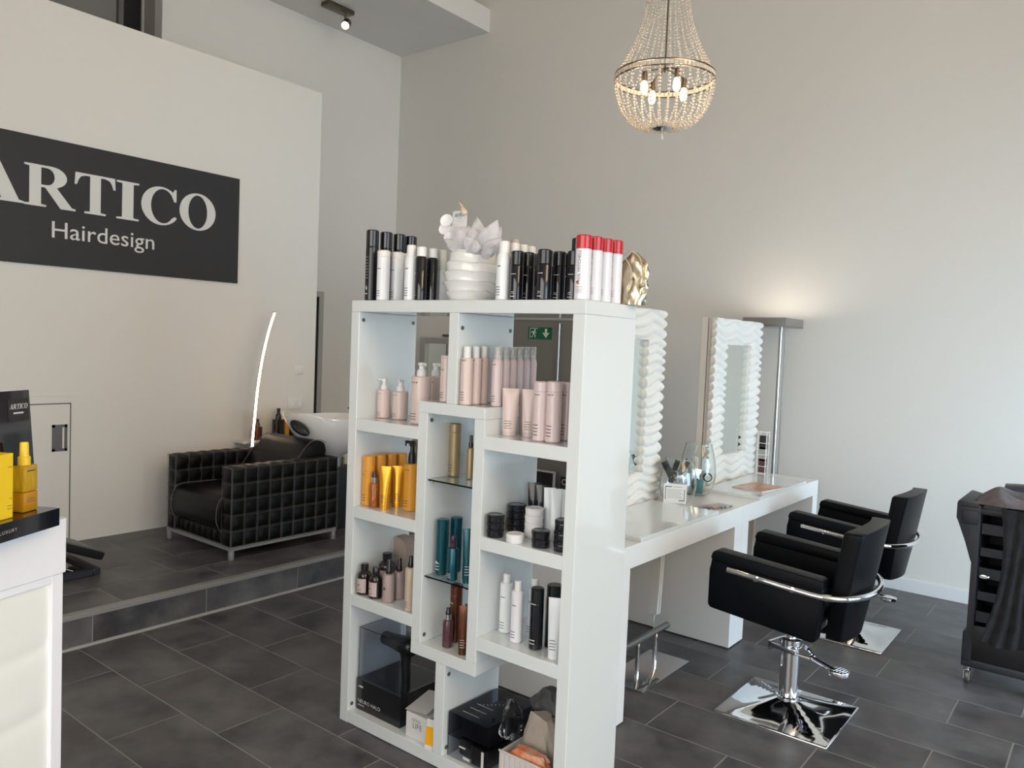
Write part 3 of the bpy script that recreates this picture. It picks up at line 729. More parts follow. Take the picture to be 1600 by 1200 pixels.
tg = thing('gift_tag', 'small white ARTICO tag clipped above the fabric flower', 'tag', (Q[0], Q[1], Q[2]-.030), math.radians(-4))
obj('card', bbox(-.038, .038, -.0008, .0008, -.002, .058, 0), 'paper', tg, None)
w_ = 0.0; hs = .0115; x = -.025
tot = sum(GLYPH[c][0]*hs*.82+.0006 for c in 'ARTICO'); x = -tot/2-.001
RotF = Matrix(((1, 0, 0, 0), (0, 0, -1, 0), (0, 1, 0, 0), (0, 0, 0, 1)))       # text plane -> facing -Y
def glyph_word(parent, s, hs, x0, z0, y0, m, sx=.82, ital=0.0, Mp=None):
    x = x0
    for c in s:
        me = glyph_mesh(c, hs, 0); me.transform(Matrix(((1, ital, 0, 0), (0, 1, 0, 0), (0, 0, 1, 0), (0, 0, 0, 1))) @ Matrix.Diagonal((sx, 1, 1, 1)))
        me.transform(RotF @ Matrix.Translation((x, z0, -y0))) if Mp is None else me.transform(Mp @ Matrix.Translation((x, z0, y0)))
        obj('letter', me, m, parent, None); x += GLYPH[c][0]*hs*sx+hs*.05
glyph_word(tg, 'ARTICO', hs, x, .036, -.0012, 'print_black')
bm = bmesh.new()
for k, (z, w) in enumerate(((.029, .013), (.022, .014), (.017, .011))): box(bm, -w, w, -.0014, -.0009, z, z+(.003 if k == 0 else .001))
obj('print', bm, 'card_grey', tg, None)
bm = bmesh.new(); tube(bm, spline([(-.02, .004, .0), (-.012, .01, -.04), (0, .03, -.09)], 5), .0012, 6); obj('wire_stem', bm, 'white_plastic', tg)
Q2 = ony(725.5, 329, P[1]-.055)
sh = thing('shell_ornament', 'small pinkish shell ornament on a wire above the tag', 'ornament', (Q2[0], Q2[1]-.004, Q2[2]-.014))
bm = bmesh.new(); n = 14
rg = []
for k in range(11):
    u = k/10; rr = .0145*math.sin(PI*min(1, u*.92+.06))**.7*(1-.25*u)
    rg.append([(rr*math.cos(2*PI*i/n)-.012*(u-.4), rr*.85*math.sin(2*PI*i/n), .034*u-.004) for i in range(n)])
loft(bm, rg); obj('shell_body', bm, 'shell', sh, 60)
bm = bmesh.new(); tube(bm, spline([(-.006, 0, .026), (-.014, 0, .036), (-.022, 0, .042), (-.026, 0, .040)], 5), [.004]*5+[.0035]*5+[.0025]*6, 8); obj('shell_tip', bm, 'shell', sh)
bm = bmesh.new(); tube(bm, spline([(.008, 0, .002), (.016, 0, -.002), (.020, 0, .002)], 4), .0012, 6); obj('wire', bm, 'gold_cord', sh)
# white bottles and black cans right of the vase
g = 'white bottles behind the black cans'
for k, (cx, w, ty, Y) in enumerate(((787, 19, 377, 2.14), (803, 17, 380, 2.195), (816, 16, 382.6, 2.25), (828, 15, 385, 2.305))):
    P, r, h = geom(cx, w, ty, z=ZT, Y=Y)
    t = product('lotion_bottle', ords[k].capitalize()+' white bottle in the row just right of the ribbed vase', 'bottle', P, g); domecan(t, 0.0245, h, 'bottle_white', 'white_plastic', 'print_dark')
P, r, h = geom(803, 17, 374, z=ZT, Y=2.39)
t = product('lotion_bottle', 'Pinkish capped bottle half hidden behind the flower on the shelf top', 'bottle', P); domecan(t, 0.022, h, 'bottle_pink', 'label_blush')
blk = [(807.5, 19, 392.7, 2.145, 'Front black can of the left black trio on the shelf top'), (824.5, 15, 395, 2.205, 'Middle black can of the left black trio on the shelf top'), (836.5, 13, 397.7, 2.265, 'Rear black can of the left black trio on the shelf top'),
       (850.5, 20, 390.5, 2.145, 'Widest black can at the middle of the right half of shelf top'), (873, 14.5, 393.8, 2.215, 'Second black can behind the widest black can'), (888, 14, 397, 2.275, 'Third black can behind the widest black can'),
       (896, 10, 392.7, 2.20, 'Black can partly hidden left of the first red-capped can'), (902, 14, 373, 2.36, 'Tall black can peeking out behind the first red-capped can')]
for cx, w, ty, Y, lb in blk:
    P, r, h = geom(cx, w, ty, z=ZT, Y=Y)
    t = product('hairspray_can', lb, 'spray can', P, 'black cans on the right of the shelf top'); can(t, 0.0265 if w == 20 else 0.0235, h, .28, 'black_gloss', 'black_satin', .97, .03)
    printed(t, 0.0265 if w == 20 else 0.0235, [(.05, .020, h*.52, h*.532), (.0, .010, h*.16, h*.17), (.0, .014, h*.13, h*.137), (.0, .016, h*.065, h*.08)], 'print_white')
for k, (cx, w, ty, Y) in enumerate(((911.5, 20, 368, 2.16), (929, 19, 370.7, 2.225), (944.5, 18, 374, 2.29), (960.5, 17, 376.7, 2.355))):
    P, r, h = geom(cx, w, ty, z=ZT, Y=Y)
    t = product('hairspray_can', ords[k].capitalize()+' white spray can with red cap along the right edge of shelf top', 'spray can', P, 'red-capped white spray cans', 0.25); can(t, 0.0265, h, .21, 'can_white', 'cap_red', 1.0, 0)
    R_ = .0265
    wrap_text(t, 'PAUL MITCHELL', .0155, R_, h*.50, 'print_dark', -.15, True)
    printed(t, R_, [(-.35, .010, h*.255, h*.290)], 'print_red')
    printed(t, R_+.0001, [(-.1, .026, h*.205, h*.209), (-.1, .022, h*.19, h*.194)], 'print_red')
    printed(t, R_+.0002, [(-.1, .024-.002*(j % 3), h*(.165-.014*j), h*(.168-.014*j)) for j in range(5)], 'print_dark')
# gold foil pouch
P = ony(989, 440, 2.40); P[2] = ZT+.0006
t = thing('foil_pouch', 'crumpled gold metallic drawstring pouch at the right end of shelf top', 'pouch', tuple(P), math.radians(8))
bm = bmesh.new(); rings = []; n = 40
for k in range(17):
    u = k/16; z = .178*u; a = .036+.018*math.sin(PI*min(1, u*.8+.12))-.034*max(0, u-.82)/.18*.9; b = .030*(1-.55*u)
    row = []
    for i in range(n):
        th = 2*PI*i/n; wv = 1+.07*math.sin(7*th+9*u)+.05*math.sin(11*th-14*u+1)+.04*math.sin(4*th+22*u)
        row.append((a*wv*math.cos(th), b*wv*math.sin(th), z*(1+.03*math.sin(3*th))))
    rings.append(row)
loft(bm, rings); obj('pouch_body', bm, 'gold_foil', t, 50)
bm = bmesh.new(); tube(bm, spline([(-.030, -.028, .165), (0.0, -.034, .182), (.032, -.030, .160), (.045, -.030, .11), (.047, -.030, .075)], 8), .0022, 8)
tube(bm, spline([(-.02, -.030, .16), (.004, -.038, .125), (.006, -.036, .085), (-.006, -.034, .04)], 8), .002, 8); obj('drawstring', bm, 'gold_cord', t)
bm = bmesh.new(); lathe(bm, [(0, -.008), (.006, -.004), (.007, .002), (.003, .008), (0, .009)], 10, M=Matrix.Translation((.047, -.030, .068))); lathe(bm, [(0, -.007), (.005, -.004), (.006, .002), (.003, .007), (0, .008)], 10, M=Matrix.Translation((.006, -.038, .09))); obj('knot', bm, 'gold_cord', t)

# ---- products in the cells
Z1, Z2, Z3, ZB, ZC1, ZG1, ZG2, ZCB = 1.270, 0.911, 0.545, 0.052, 1.370, 1.077, 0.707, 0.445
def pt(cx, w, by, ty, z): return geom(cx, w, ty, by=by, z=z)
# top-left cell: blush pump bottles
P, r, h = pt(599, 22, 654, 591.6, Z1); hb = z_at(599, 609, P)-Z1
t = product('pump_bottle', 'Leftmost small blush pump bottle with white pump in top-left cell', 'bottle', P, 'blush pump bottles'); pump(t, r*.93, hb, h, 'bottle_pink', 'white_plastic', .5)
P, r, h = pt(624.5, 26, 656.5, 593, Z1); hb = z_at(624, 611.5, P)-Z1
t = product('pump_bottle', 'Second small blush pump bottle beside the tall blush pump bottle', 'bottle', P, 'blush pump bottles'); pump(t, r*.93, hb, h, 'bottle_pink', 'white_plastic', 2.2)
P, r, h = pt(656, 33, 664, 566, Z1); hb = z_at(656, 588, P)-Z1
t = product('pump_bottle', 'Large blush pump bottle at the front right of top-left cell', 'bottle', P, 'blush pump bottles'); pump(t, r*.93, hb, h, 'bottle_pink', 'white_plastic', 2.8)
P = ony(680, 600, 2.34); P[2] = Z1+.0006; r = .033; h = z_at(680, 567, P)-Z1; hb = z_at(680, 588, P)-Z1
if P[0] > CX0-.036: P[0] = CX0-.036
t = product('pump_bottle', 'Large blush pump bottle standing behind in the top-left cell', 'bottle', P, 'blush pump bottles'); pump(t, r, hb, h, 'bottle_pink', 'white_plastic', 2.8)
P, r, h = geom(697, 20, 555.5, z=ZC1, Y=2.165, ym=600)
P[0] = min(P[0], -1.966-.026)
t = product('lotion_bottle', 'Tall nude-coloured bottle on the centre box left of the divider', 'bottle', P); can(t, .0225, h, .05, 'bottle_pink', 'bottle_rose', 1.0, 0, 'print_dark')
# top-right cell
g = 'white-capped blush bottles'
for k, (cx, w, Y) in enumerate(((727, 17.5, 2.140), (741.0, 16, 2.187), (753.5, 15, 2.234))):
    P, r, h = geom(cx, w, 541, z=ZC1, Y=Y, ym=600); P[0] = max(P[0], -1.920+.0245)
    t = product('spray_bottle', ('Front', 'Middle', 'Rear')[k]+' blush bottle with white cap on the centre box', 'bottle', P, g); hb = h*.80
    can(t, .0225, h, .2, 'bottle_pink', 'white_plastic', .62, 0)
    printed(t, .0225, [(a, .003, hb*.93, hb*.965) for a in (-.5, -.2, .1, .4)]+low_print(.0225, hb, 4))
g = 'clear-capped rose mousse bottles'
names6 = ['First', 'Second', 'Third', 'Fourth', 'Fifth', 'Last']
for k in range(6):
    Y = 2.200+.0415*k; cx = 774+10.6*k
    P, r, h = geom(cx, 16, 542, z=ZC1, Y=Y, ym=600); P[0] = -1.8005-.0005*k
    t = product('mousse_bottle', names6[k]+' rose bottle with clear cap counting back along the centre box', 'bottle', P, g)
    r = .0202; hb = h*.79
    part('body', (q(r), q(hb), 'm'), L_([(r-.003, 0), (r, .003), (r, hb-.02), (r*.93, hb-.008), (r*.78, hb)]), 'bottle_rose', t)
    part('pump_collar', (q(r), q(hb), 'm'), L_([(r*.6, hb), (r*.6, hb+h*.06), (r*.3, hb+h*.07), (r*.3, hb+h*.15)], 16), 'white_plastic', t)
    part('clear_cap', (q(r), q(hb), 'm'), L_([(r*.80, hb+.001), (r*.80, h-.002), (r*.76, h), (r*.7, h-.001), (r*.72, h-.003), (r*.74, hb+.002)], 20), 'cap_clear', t)
    printed(t, r, [(-.1, .02, hb*.88, hb*.895)]+low_print(r, hb, 3))
for k, (cx, w, by, ty, lb) in enumerate(((795, 29, 682, 607, 'Left blush squeeze tube standing on its cap, right shelf top cell'), (805, 26, 680, 609, 'Blush squeeze tube tucked behind the left tube'), (825, 25, 684, 608.5, 'Right blush squeeze tube beside the rose cylinders'))):
    P, r, h = pt(cx, w, by, ty, Z1)
    if k == 1: P = np.array([max(P[0]-.005, CX1+.034), min(P[1]+.05, 2.395), P[2]])
    if k == 0: P[0] = max(P[0], CX1+.038)
    t = product('squeeze_tube', lb, 'tube', P, 'blush squeeze tubes', (.45, 1.0, .55)[k]); squeeze(t, r*1.9, h, 'bottle_pink', 'bottle_rose', 0, 'print_dark')
for k, (cx, w, by, ty, lb) in enumerate(((843, 19, 690, 596, 'Left rose cylinder bottle on the right top shelf'), (863, 23, 692.6, 596, 'Middle rose cylinder bottle nearest the front of right top shelf'), (884, 18, 689, 597, 'Right rose cylinder bottle half hidden by the shelf side panel'))):
    P, r, h = pt(cx, w, by, ty, Z1); P[0] = min(P[0], SX1-T_-.030)
    t = product('lotion_bottle', lb, 'bottle', P, 'rose cylinder bottles'); r = .0265
    can(t, r, h, .16, 'bottle_rose', 'bottle_rose', 1.0, 0); printed(t, r, [(a, .004, h*.77, h*.79) for a in (-.4, -.15, .1, .35)]+low_print(r, h, 4))
# left cell 2: orange
g = 'orange cylinder bottles'
for k, (cx, w, ty, Y) in enumerate(((572.5, 20, 711, 2.165), (590, 17, 709, 2.225), (605, 15, 707.5, 2.285), (617, 14, 706.5, 2.345))):
    P, r, h = geom(cx, w, ty, z=Z2, Y=Y, ym=750); P[0] = max(P[0], SX0+T_+.027)
    t = product('lotion_bottle', ords[k].capitalize()+' orange cylinder bottle in the receding row of the orange cell', 'bottle', P, g); can(t, .0255, h, .3, 'bottle_orange', 'bottle_orange', 1.0, 0)
    printed(t, .0255, [(-.3, .014, h*.62, h*.63)]+low_print(.0255, h, 3), 'print_dark')
P, r, h = pt(583.5, 15, 793.5, 737, Z2); t = product('oil_spray', 'Small amber oil spray with silver collar in the orange cell', 'bottle', P); spray(t, r, z_at(583, 754, P)-Z2, h, 'bottle_amber', 'cap_plum', 'chrome', 'print_dark')
P, r, h = pt(600.5, 19, 797, 728.7, Z2); t = product('squeeze_tube', 'Left shiny gold squeeze tube in the orange cell', 'tube', P, 'gold squeeze tubes', .5); squeeze(t, r*2.05, h, 'tube_gold', 'tube_gold', 0, 'print_dark')
P, r, h = pt(620.5, 21, 793.5, 728, Z2); t = product('squeeze_tube', 'Right shiny gold squeeze tube beside the orange pump bottle', 'tube', P, 'gold squeeze tubes', .75); squeeze(t, r*2.05, h, 'tube_gold', 'tube_gold', 0, 'print_dark')
P, r, h = pt(641, 24, 800, 688, Z2); P[0] = min(P[0], CX0-.034); t = product('pump_bottle', 'Orange bottle with black pump at the right of the orange cell', 'bottle', P); pump(t, .031, z_at(641, 724, P)-Z2, min(h, .30), 'bottle_orange', 'black_plastic', .3)
# left cell 3: brown apothecary bottles
for cx, w, by, ty, lb in ((563.5, 23, 929, 879, 'Leftmost dark brown bottle with blush label in the brown-bottle cell'), (587.5, 28, 924, 866, 'Larger dark brown bottle standing behind the two small ones'), (586.5, 22, 937, 886, 'Front dark brown bottle with blush label beside the taupe sprays')):
    P, r, h = pt(cx, w, by, ty, Z3); P[0] = max(P[0], SX0+T_+r+.004)
    if 'Larger' in lb: P = P+np.array([-.005, .045, 0])
    t = product('apothecary_bottle', lb, 'bottle', P, 'dark brown bottles with blush labels'); apothecary(t, r*.97, h)
for cx, w, by, ty, tb, lb in ((606.5, 19, 942.5, 875, 896, 'Nearer taupe spray bottle with black nozzle'), (622.5, 17, 938, 872, 892, 'Further taupe spray bottle with black nozzle')):
    P, r, h = pt(cx, w, by, ty, Z3); t = product('spray_bottle', lb, 'bottle', P, 'taupe spray bottles'); spray(t, r, z_at(cx, tb, P)-Z3, h, 'bottle_taupe', 'black_satin'); printed(t, r, [(-.1, r*.5, h*.30, h*.325), (-.1, r*.5, h*.335, h*.36)], 'print_black')
P, r, h = pt(639.5, 13, 956, 869, Z3); P[0] = min(P[0], CX0-.024); t = product('spray_bottle', 'Cream spray bottle with black nozzle against the centre box', 'bottle', P); spray(t, .021, z_at(639, 886, P)-Z3, h, 'bottle_cream', 'black_satin', None, 'print_dark')
P = ony(630, 890, 2.375); P[2] = Z3+.0006; h = min(z_at(630, 838, P)-Z3, .30)
t = thing('gift_carton', 'taupe arched gift carton at the back of the brown-bottle cell', 'box', (min(P[0]-.02, CX0-.068), P[1], P[2]))
bm = bmesh.new(); prism(bm, [(-.065, 0), (.065, 0)]+ell(0, h-.05, .065, .05, 0, 180, 14), -.03, .03, 'y'); obj('carton_body', bm, 'card_taupe', t, 30)
bm = bmesh.new()
for k in range(9): box(bm, -.056, -.051, -.0306, -.030, h*.2+k*.016, h*.2+k*.016+.007)
box(bm, -.02, .03, -.0306, -.030, h*.3, h*.55); obj('print', bm, 'label_blush', t, None)
# centre box
P, r, h = pt(709, 18, 745.5, 661.7, ZG1); h = min(h, .243); t = product('lotion_bottle', 'Tall champagne-gold cylinder on the upper glass shelf', 'bottle', P); can(t, r, h, .16, 'bottle_champagne', 'bottle_champagne', 1.0, 0); printed(t, r, low_print(r, h, 3), 'print_dark')
P, r, h = pt(734, 13, 749.6, 680, ZG1); P[0] = min(P[0], CX1-T_-.020); t = product('spray_bottle', 'Champagne-gold spray with black nozzle on the upper glass shelf', 'bottle', P); spray(t, r, z_at(734, 699, P)-ZG1, h, 'bottle_champagne', 'black_satin')
P, r, h = pt(689, 20, 900, 811, ZG2); t = product('shampoo_bottle', 'Leftmost tall teal cylinder on the lower glass shelf', 'bottle', P, 'teal bottles'); can(t, r*.97, h, .17, 'bottle_teal', 'bottle_teal', 1.0, 0); printed(t, r*.97, low_print(r, h, 3)+[(-.2, .012, h*.22, h*.25)], 'print_white')
P = np.array([P[0]+.012, P[1]+.066, P[2]]); h2 = z_at(708, 807.6, P)-ZG2; t = product('shampoo_bottle', 'Teal cylinder standing behind the small teal spray', 'bottle', P, 'teal bottles'); can(t, .0235, h2, .17, 'bottle_teal', 'bottle_teal', 1.0, 0)
Pp = np.array([CX1-T_-.033, P[1]+.015, P[2]]); t = product('pump_bottle', 'Dark teal bottle with black pump at the back of lower glass shelf', 'bottle', Pp, 'teal bottles'); pump(t, .029, z_at(722, 818, Pp)-ZG2, z_at(722, 790, Pp)-ZG2, 'bottle_teal_dark', 'black_plastic', .6, None)
P, r, h = pt(706, 17, 909, 837, ZG2); t = product('spray_bottle', 'Small teal spray with plum nozzle at the front of lower glass shelf', 'bottle', P, 'teal bottles'); spray(t, r, z_at(706, 855, P)-ZG2, h, 'bottle_teal', 'cap_plum', 'cap_plum', 'print_white')
P2 = np.array([P[0]+.036, P[1]+.045, P[2]]); t = product('spray_bottle', 'Small teal spray half hidden behind the front teal spray', 'bottle', P2, 'teal bottles'); spray(t, r*.95, z_at(715, 856, P2)-ZG2, z_at(715, 838, P2)-ZG2, 'bottle_teal', 'cap_plum', 'cap_plum')
P, r, h = pt(729, 15, 913, 826, ZG2); P[0] = min(P[0], CX1-T_-.022); t = product('squeeze_tube', 'Teal squeeze tube at the right of the lower glass shelf', 'tube', P, 'teal bottles', .7); squeeze(t, .040, h, 'bottle_teal', 'bottle_teal', 0, 'print_white')
P, r, h = pt(698.5, 17, 1013.5, 950, ZCB); t = product('oil_spray', 'Small plum spray bottle with silver collar in the bottom of centre box', 'bottle', P); spray(t, r*.95, z_at(698, 968, P)-ZCB, h, 'bottle_plum', 'black_satin', 'chrome', 'print_dark')
Pb = np.array([P[0]-.02, P[1]+.065, P[2]]); t = product('lotion_bottle', 'Tall brown cylinder behind the small plum spray', 'bottle', Pb); can(t, .0235, min(z_at(699, 914, Pb)-ZCB, .25), .16, 'bottle_copper', 'bottle_copper', 1.0, 0); printed(t, .0235, [(-.2, .02, .15, .153)], 'print_white')
P, r, h = pt(722.5, 16, 1025, 947, ZCB); P[0] = min(P[0], CX1-T_-.024); t = product('squeeze_tube', 'Front copper squeeze tube in the bottom of centre box', 'tube', P, 'copper tubes', .6); squeeze(t, .042, h, 'bottle_copper', 'bottle_copper', 0, 'print_white')
P2 = np.array([P[0]-.022, P[1]+.05, P[2]]); t = product('squeeze_tube', 'Copper squeeze tube behind the front copper tube', 'tube', P2, 'copper tubes', -.2); squeeze(t, .042, z_at(717, 945, P2)-ZCB, 'bottle_copper', 'bottle_copper', 0)
# right cell 2: jars and tubes
def stack(cx, w, by, ty, n, m, lab, dP=(0, 0)):
    P, r, h = pt(cx, w, by, ty, Z2); P = P+np.array([dP[0], dP[1], 0]); r = min(r, .0365)
    if P[0] < CX1+r+.003: P[0] = CX1+r+.003
    if P[0] > SX1-T_-r-.003: P[0] = SX1-T_-r-.003
    hj = .0305 if n > 1 else h
    hj = h/n
    for k in range(n):
        pos = ('bottom', 'second', 'third', 'top')[k] if n == 4 else ('bottom', 'middle', 'top')[k] if n == 3 else ('lower', 'upper')[k] if n == 2 else ''
        lb = lab % (pos.capitalize()) if '%s' in lab else lab
        t = product('cream_jar', lb, 'jar', (P[0]+random.uniform(-.001, .001), P[1]+random.uniform(-.001, .001), P[2]+k*hj), 'cream jars'); jar(t, r, hj-.0005, m)
stack(773, 28, 841.5, 803, 3, 'black_satin', '%s black jar of the leftmost stack')
stack(794, 29, 833, 787, 4, 'black_satin', '%s black jar of the tall stack behind the leftmost stack', (0, .02))
stack(830, 29.5, 843, 793.5, 4, 'white_plastic', '%s white jar of the white stack', (0, .012))
stack(804.5, 29, 850.5, 833, 1, 'white_plastic', 'Single flat white jar at the shelf front before the white stack')
stack(844.5, 30, 857.7, 827.7, 2, 'black_satin', '%s black jar of the short front stack')
stack(876, 29, 865, 812, 3, 'black_satin', '%s black jar of the stack beside the right side panel', (0, .01))
for k, (cx, w, ty, X, Y, m, lb, tl) in enumerate(((826, 22, 753.6, -1.735, 2.385, 'black_satin', 'Left black squeeze tube at the back of the jar cell', 0), (845.5, 22, 758, -1.675, 2.365, 'black_satin', 'Right black squeeze tube at the back of the jar cell', 0),
        (858, 20, 762, -1.555, 2.315, 'bottle_white', 'Left silver-white squeeze tube in the jar cell', .4), (869, 18, 764, -1.50, 2.26, 'bottle_white', 'Middle silver-white squeeze tube in the jar cell', 1.2), (884, 18, 765, -1.456, 2.37, 'bottle_white', 'Right silver-white squeeze tube against the side panel', .3))):
    P = ony(cx, 800, Y); P[2] = Z2+.0006; P[0] = max(min(P[0], SX1-T_-.028), CX1+.030); h = z_at(cx, ty, P)-Z2
    t = product('squeeze_tube', lb, 'tube', P, 'tubes behind the jars', .62+tl*.2); squeeze(t, .05 if k < 2 else .044, h, m, m if k < 2 else 'white_plastic', 0)
    if k < 2:
        bm = bmesh.new(); box(bm, -.015, .015, -.0045, -.0035, h*.84, h*.862); obj('print', bm, 'print_white', t, None)
# right cell 3: white and black bottles
P, r, h = pt(789, 21.5, 990.8, 896, Z3); t = product('lotion_bottle', 'Leftmost slim white bottle with white cap in the lower right cell', 'bottle', P, 'white bottles lower right'); can(t, r*.95, h, .15, 'bottle_white', 'white_plastic', .58, .02, 'print_dark')
P, r, h = pt(806, 20.5, 1006, 907, Z3); t = product('lotion_bottle', 'Front slim white bottle with white cap in the lower right cell', 'bottle', P, 'white bottles lower right'); can(t, r*.95, h, .16, 'can_white', 'white_plastic', .58, .02, 'print_dark')
P2 = np.array([P[0]+.012, P[1]+.085, P[2]]); t = product('lotion_bottle', 'White bottle standing behind the two front white bottles', 'bottle', P2, 'white bottles lower right'); can(t, .024, z_at(824, 903, P2)-Z3, .16, 'bottle_white', 'white_plastic', .58, .02, 'print_dark')
P, r, h = pt(836, 22.5, 1017.5, 918, Z3); t = product('hairspray_can', 'Front black can in the lower right cell', 'spray can', P, 'black cans lower right'); can(t, r*.96, h, .25, 'black_gloss', 'black_satin', .98, 0); printed(t, r*.96, [(-.1, .022, h*.745, h*.757)]+low_print(r, h, 2), 'print_white')
P2 = np.array([P[0]+.035, P[1]+.055, P[2]]); t = product('hairspray_can', 'Wider black can behind the front black can', 'spray can', P2, 'black cans lower right'); can(t, .030, z_at(857, 913, P2)-Z3, .2, 'black_satin', 'black_satin', .95, 0)
P = np.array([SX1-T_-.026, 2.30, Z3+.0006]); t = product('pump_bottle', 'Tall black bottle against the side panel in the lower right cell', 'bottle', P, 'black cans lower right'); can(t, .0235, z_at(872, 897, P)-Z3, .25, 'black_gloss', 'black_satin', .8, 0)
P, r, h = pt(864, 21, 1032, 934, Z3); P[0] = min(P[0], SX1-T_-.034); t = product('squeeze_tube', 'White squeeze tube at the front of the lower right cell', 'tube', P, 'white squeeze tubes', .45); squeeze(t, r*2.1, h, 'bottle_white', 'white_plastic', 0, 'print_dark')
P2 = np.array([SX1-T_-.024, P[1]+.05, P[2]]); t = product('squeeze_tube', 'White squeeze tube half hidden behind the front white tube', 'tube', P2, 'white squeeze tubes', .5); squeeze(t, .044, z_at(874, 924, P2)-Z3, 'bottle_white', 'white_plastic', 0)
# bottom left cell: dryer in a clear display box
A = onz(556, 1104, ZB); B = onz(632, 1139, ZB)
bw = .262; x0 = SX0+T_+.010; yb0, yb1 = 2.150, 2.412
t = thing('dryer_box', 'black hair dryer box with clear display hood in the bottom left cell', 'box', (x0+bw/2, (yb0+yb1)/2, ZB+.0006))
dz = .130; hy = (yb1-yb0)/2
obj('carton', bbox(-bw/2, bw/2, -hy, hy, 0, dz, .001, 1), 'black_satin', t, None)
ht = .345
bm = bmesh.new()
for a in ((-bw/2+.004, bw/2-.004, -hy+.004, -hy+.006), (-bw/2+.004, bw/2-.004, hy-.006, hy-.004), (-bw/2+.004, -bw/2+.006, -hy+.006, hy-.006), (bw/2-.006, bw/2-.004, -hy+.006, hy-.006)): box(bm, *a, dz+.0005, ht)
box(bm, -bw/2+.004, bw/2-.004, -hy+.004, hy-.004, ht, ht+.002); obj('clear_hood', bm, 'acrylic', t, None)
me = text_mesh('NEURO HALO', .0215, 0, 'LEFT'); me.transform(RotF @ Matrix.Translation((-bw/2+.010, .038, hy+.0008))); obj('lettering', me, 'print_white', t, None)
bm = bmesh.new(); box(bm, -bw/2+.012, -bw/2+.05, -hy-.0008, -hy-.0003, .020, .0225); box(bm, -bw/2+.018, -bw/2+.04, -hy-.0008, -hy-.0003, .096, .103); box(bm, -bw/2+.010, -bw/2+.015, -hy-.0008, -hy-.0003, .097, .100); obj('print', bm, 'print_white', t, None)
td = thing('hair_dryer', 'black hair dryer standing inside the clear display hood', 'hair dryer', (x0+bw*.56, (yb0+yb1)/2-.02, ZB+dz+.004))
bm = bmesh.new(); Mh = Matrix.Translation((-.010, 0, .148)) @ Matrix.Rotation(PI/2, 4, 'Y') @ Matrix.Rotation(0, 4, 'Z')
lathe(bm, [(.024, -.095), (.027, -.092), (.030, -.04), (.036, .01), (.040, .045), (.038, .070), (.030, .080), (0, .082)], 24, M=Mh); obj('barrel', bm, 'black_satin', td)
bm = bmesh.new(); rings = []
for k in range(10):
    u = k/9; z = .130-.130*u; cx = .020+.012*math.sin(u*PI*.5); a = .030-.013*min(1, u*1.6); b = .022-.005*u
    rings.append([(cx+a*math.cos(2*PI*i/16), b*math.sin(2*PI*i/16), z) for i in range(16)])
loft(bm, rings); obj('handle', bm, 'black_satin', td)
bm = bmesh.new(); lathe(bm, [(.022, -.103), (.026, -.095), (.0255, -.088)], 20, M=Mh); obj('nozzle_ring', bm, 'steel', td)
# white GOLD LIFE carton and orange leaflet
A = onz(640, 1145, ZB); cx0 = -2.150
t = thing('gift_carton', 'small white GOLD LIFE carton with opened lid in the bottom left cell', 'box', (cx0+.062, 2.188, ZB+.0006), 0)
obj('carton_body', bbox(-.050, .060, -.055, .055, 0, .098, .001, 1), 'card_white', t, None)
bm = bmesh.new(); box(bm, -.056, .064, -.060, .075, -.001, .001, Matrix.Translation((0, 0, .126)) @ Matrix.Rotation(math.radians(14), 4, 'X') @ Matrix.Rotation(math.radians(-9), 4, 'Y')); obj('lid', bm, 'card_grey', t, None)
for s, sz, z, dxx in (('GOLD', .017, .074, .006), ('LIFE', .030, .052, .012)):
    me = text_mesh(s, sz, 0); me.transform(RotF @ Matrix.Translation((dxx, z, .0556))); obj('lettering', me, 'print_dark', t, None)
P = onz(672, 1178, ZB)
t = thing('leaflet', 'orange and white leaflet leaning at the front of the GOLD LIFE carton', 'leaflet', (-1.994, 2.1125, ZB+.001), math.radians(10))
Ml = Matrix.Rotation(math.radians(-7), 4, 'X')
bm = bmesh.new(); box(bm, -.018, .018, 0, .0012, 0, .112, Ml); obj('card', bm, 'paper', t, None)
bm = bmesh.new(); box(bm, -.018, .018, -.0008, -.0002, .016, .084, Ml); obj('orange_field', bm, 'card_orange', t, None)
# bottom right cell
def clearbox(name, lab, x0, x1, y0, y1, z0, h, smoke, rz=0.0):
    t = thing(name, lab, 'box', ((x0+x1)/2, (y0+y1)/2, z0), rz); a, b = (x1-x0)/2, (y1-y0)/2
    bm = bmesh.new()
    for q_ in ((-a, a, -b, -b+.0015), (-a, a, b-.0015, b), (-a, -a+.0015, -b+.0015, b-.0015), (a-.0015, a, -b+.0015, b-.0015)): box(bm, *q_, .0, h-.0015)
    box(bm, -a, a, -b, b, h-.0015, h); obj('clear_cover', bm, smoke, t, None)
    return t, a, b
t, a, b = clearbox('storage_box', 'lower clear plastic box with black contents in the bottom right cell', -1.916, -1.722, 2.135, 2.405, ZB+.0006, .080, 'acrylic')
obj('contents', bbox(-a+.03, a-.006, -b+.03, b-.01, .003, .066, .006, 2), 'black_satin', t)
obj('carton', bbox(.015, a-.004, -b+.006, -b+.028, .004, .074, .002, 1), 'black_plastic', t, None)
bm = bmesh.new(); box(bm, a-.030, a-.018, -b-.0006, -b-.0001, .01, .07); box(bm, -.04, -.01, -b-.0006, -b-.0001, .05, .056); box(bm, -.02, .012, -b-.0006, -b-.0001, .012, .022); obj('print', bm, 'print_white', t, None)
t, a, b = clearbox('storage_box', 'upper smoky plastic box stacked on the clear box in the bottom right cell', -1.913, -1.718, 2.132, 2.405, ZB+.0812, .088, 'acrylic_smoke', -.02)
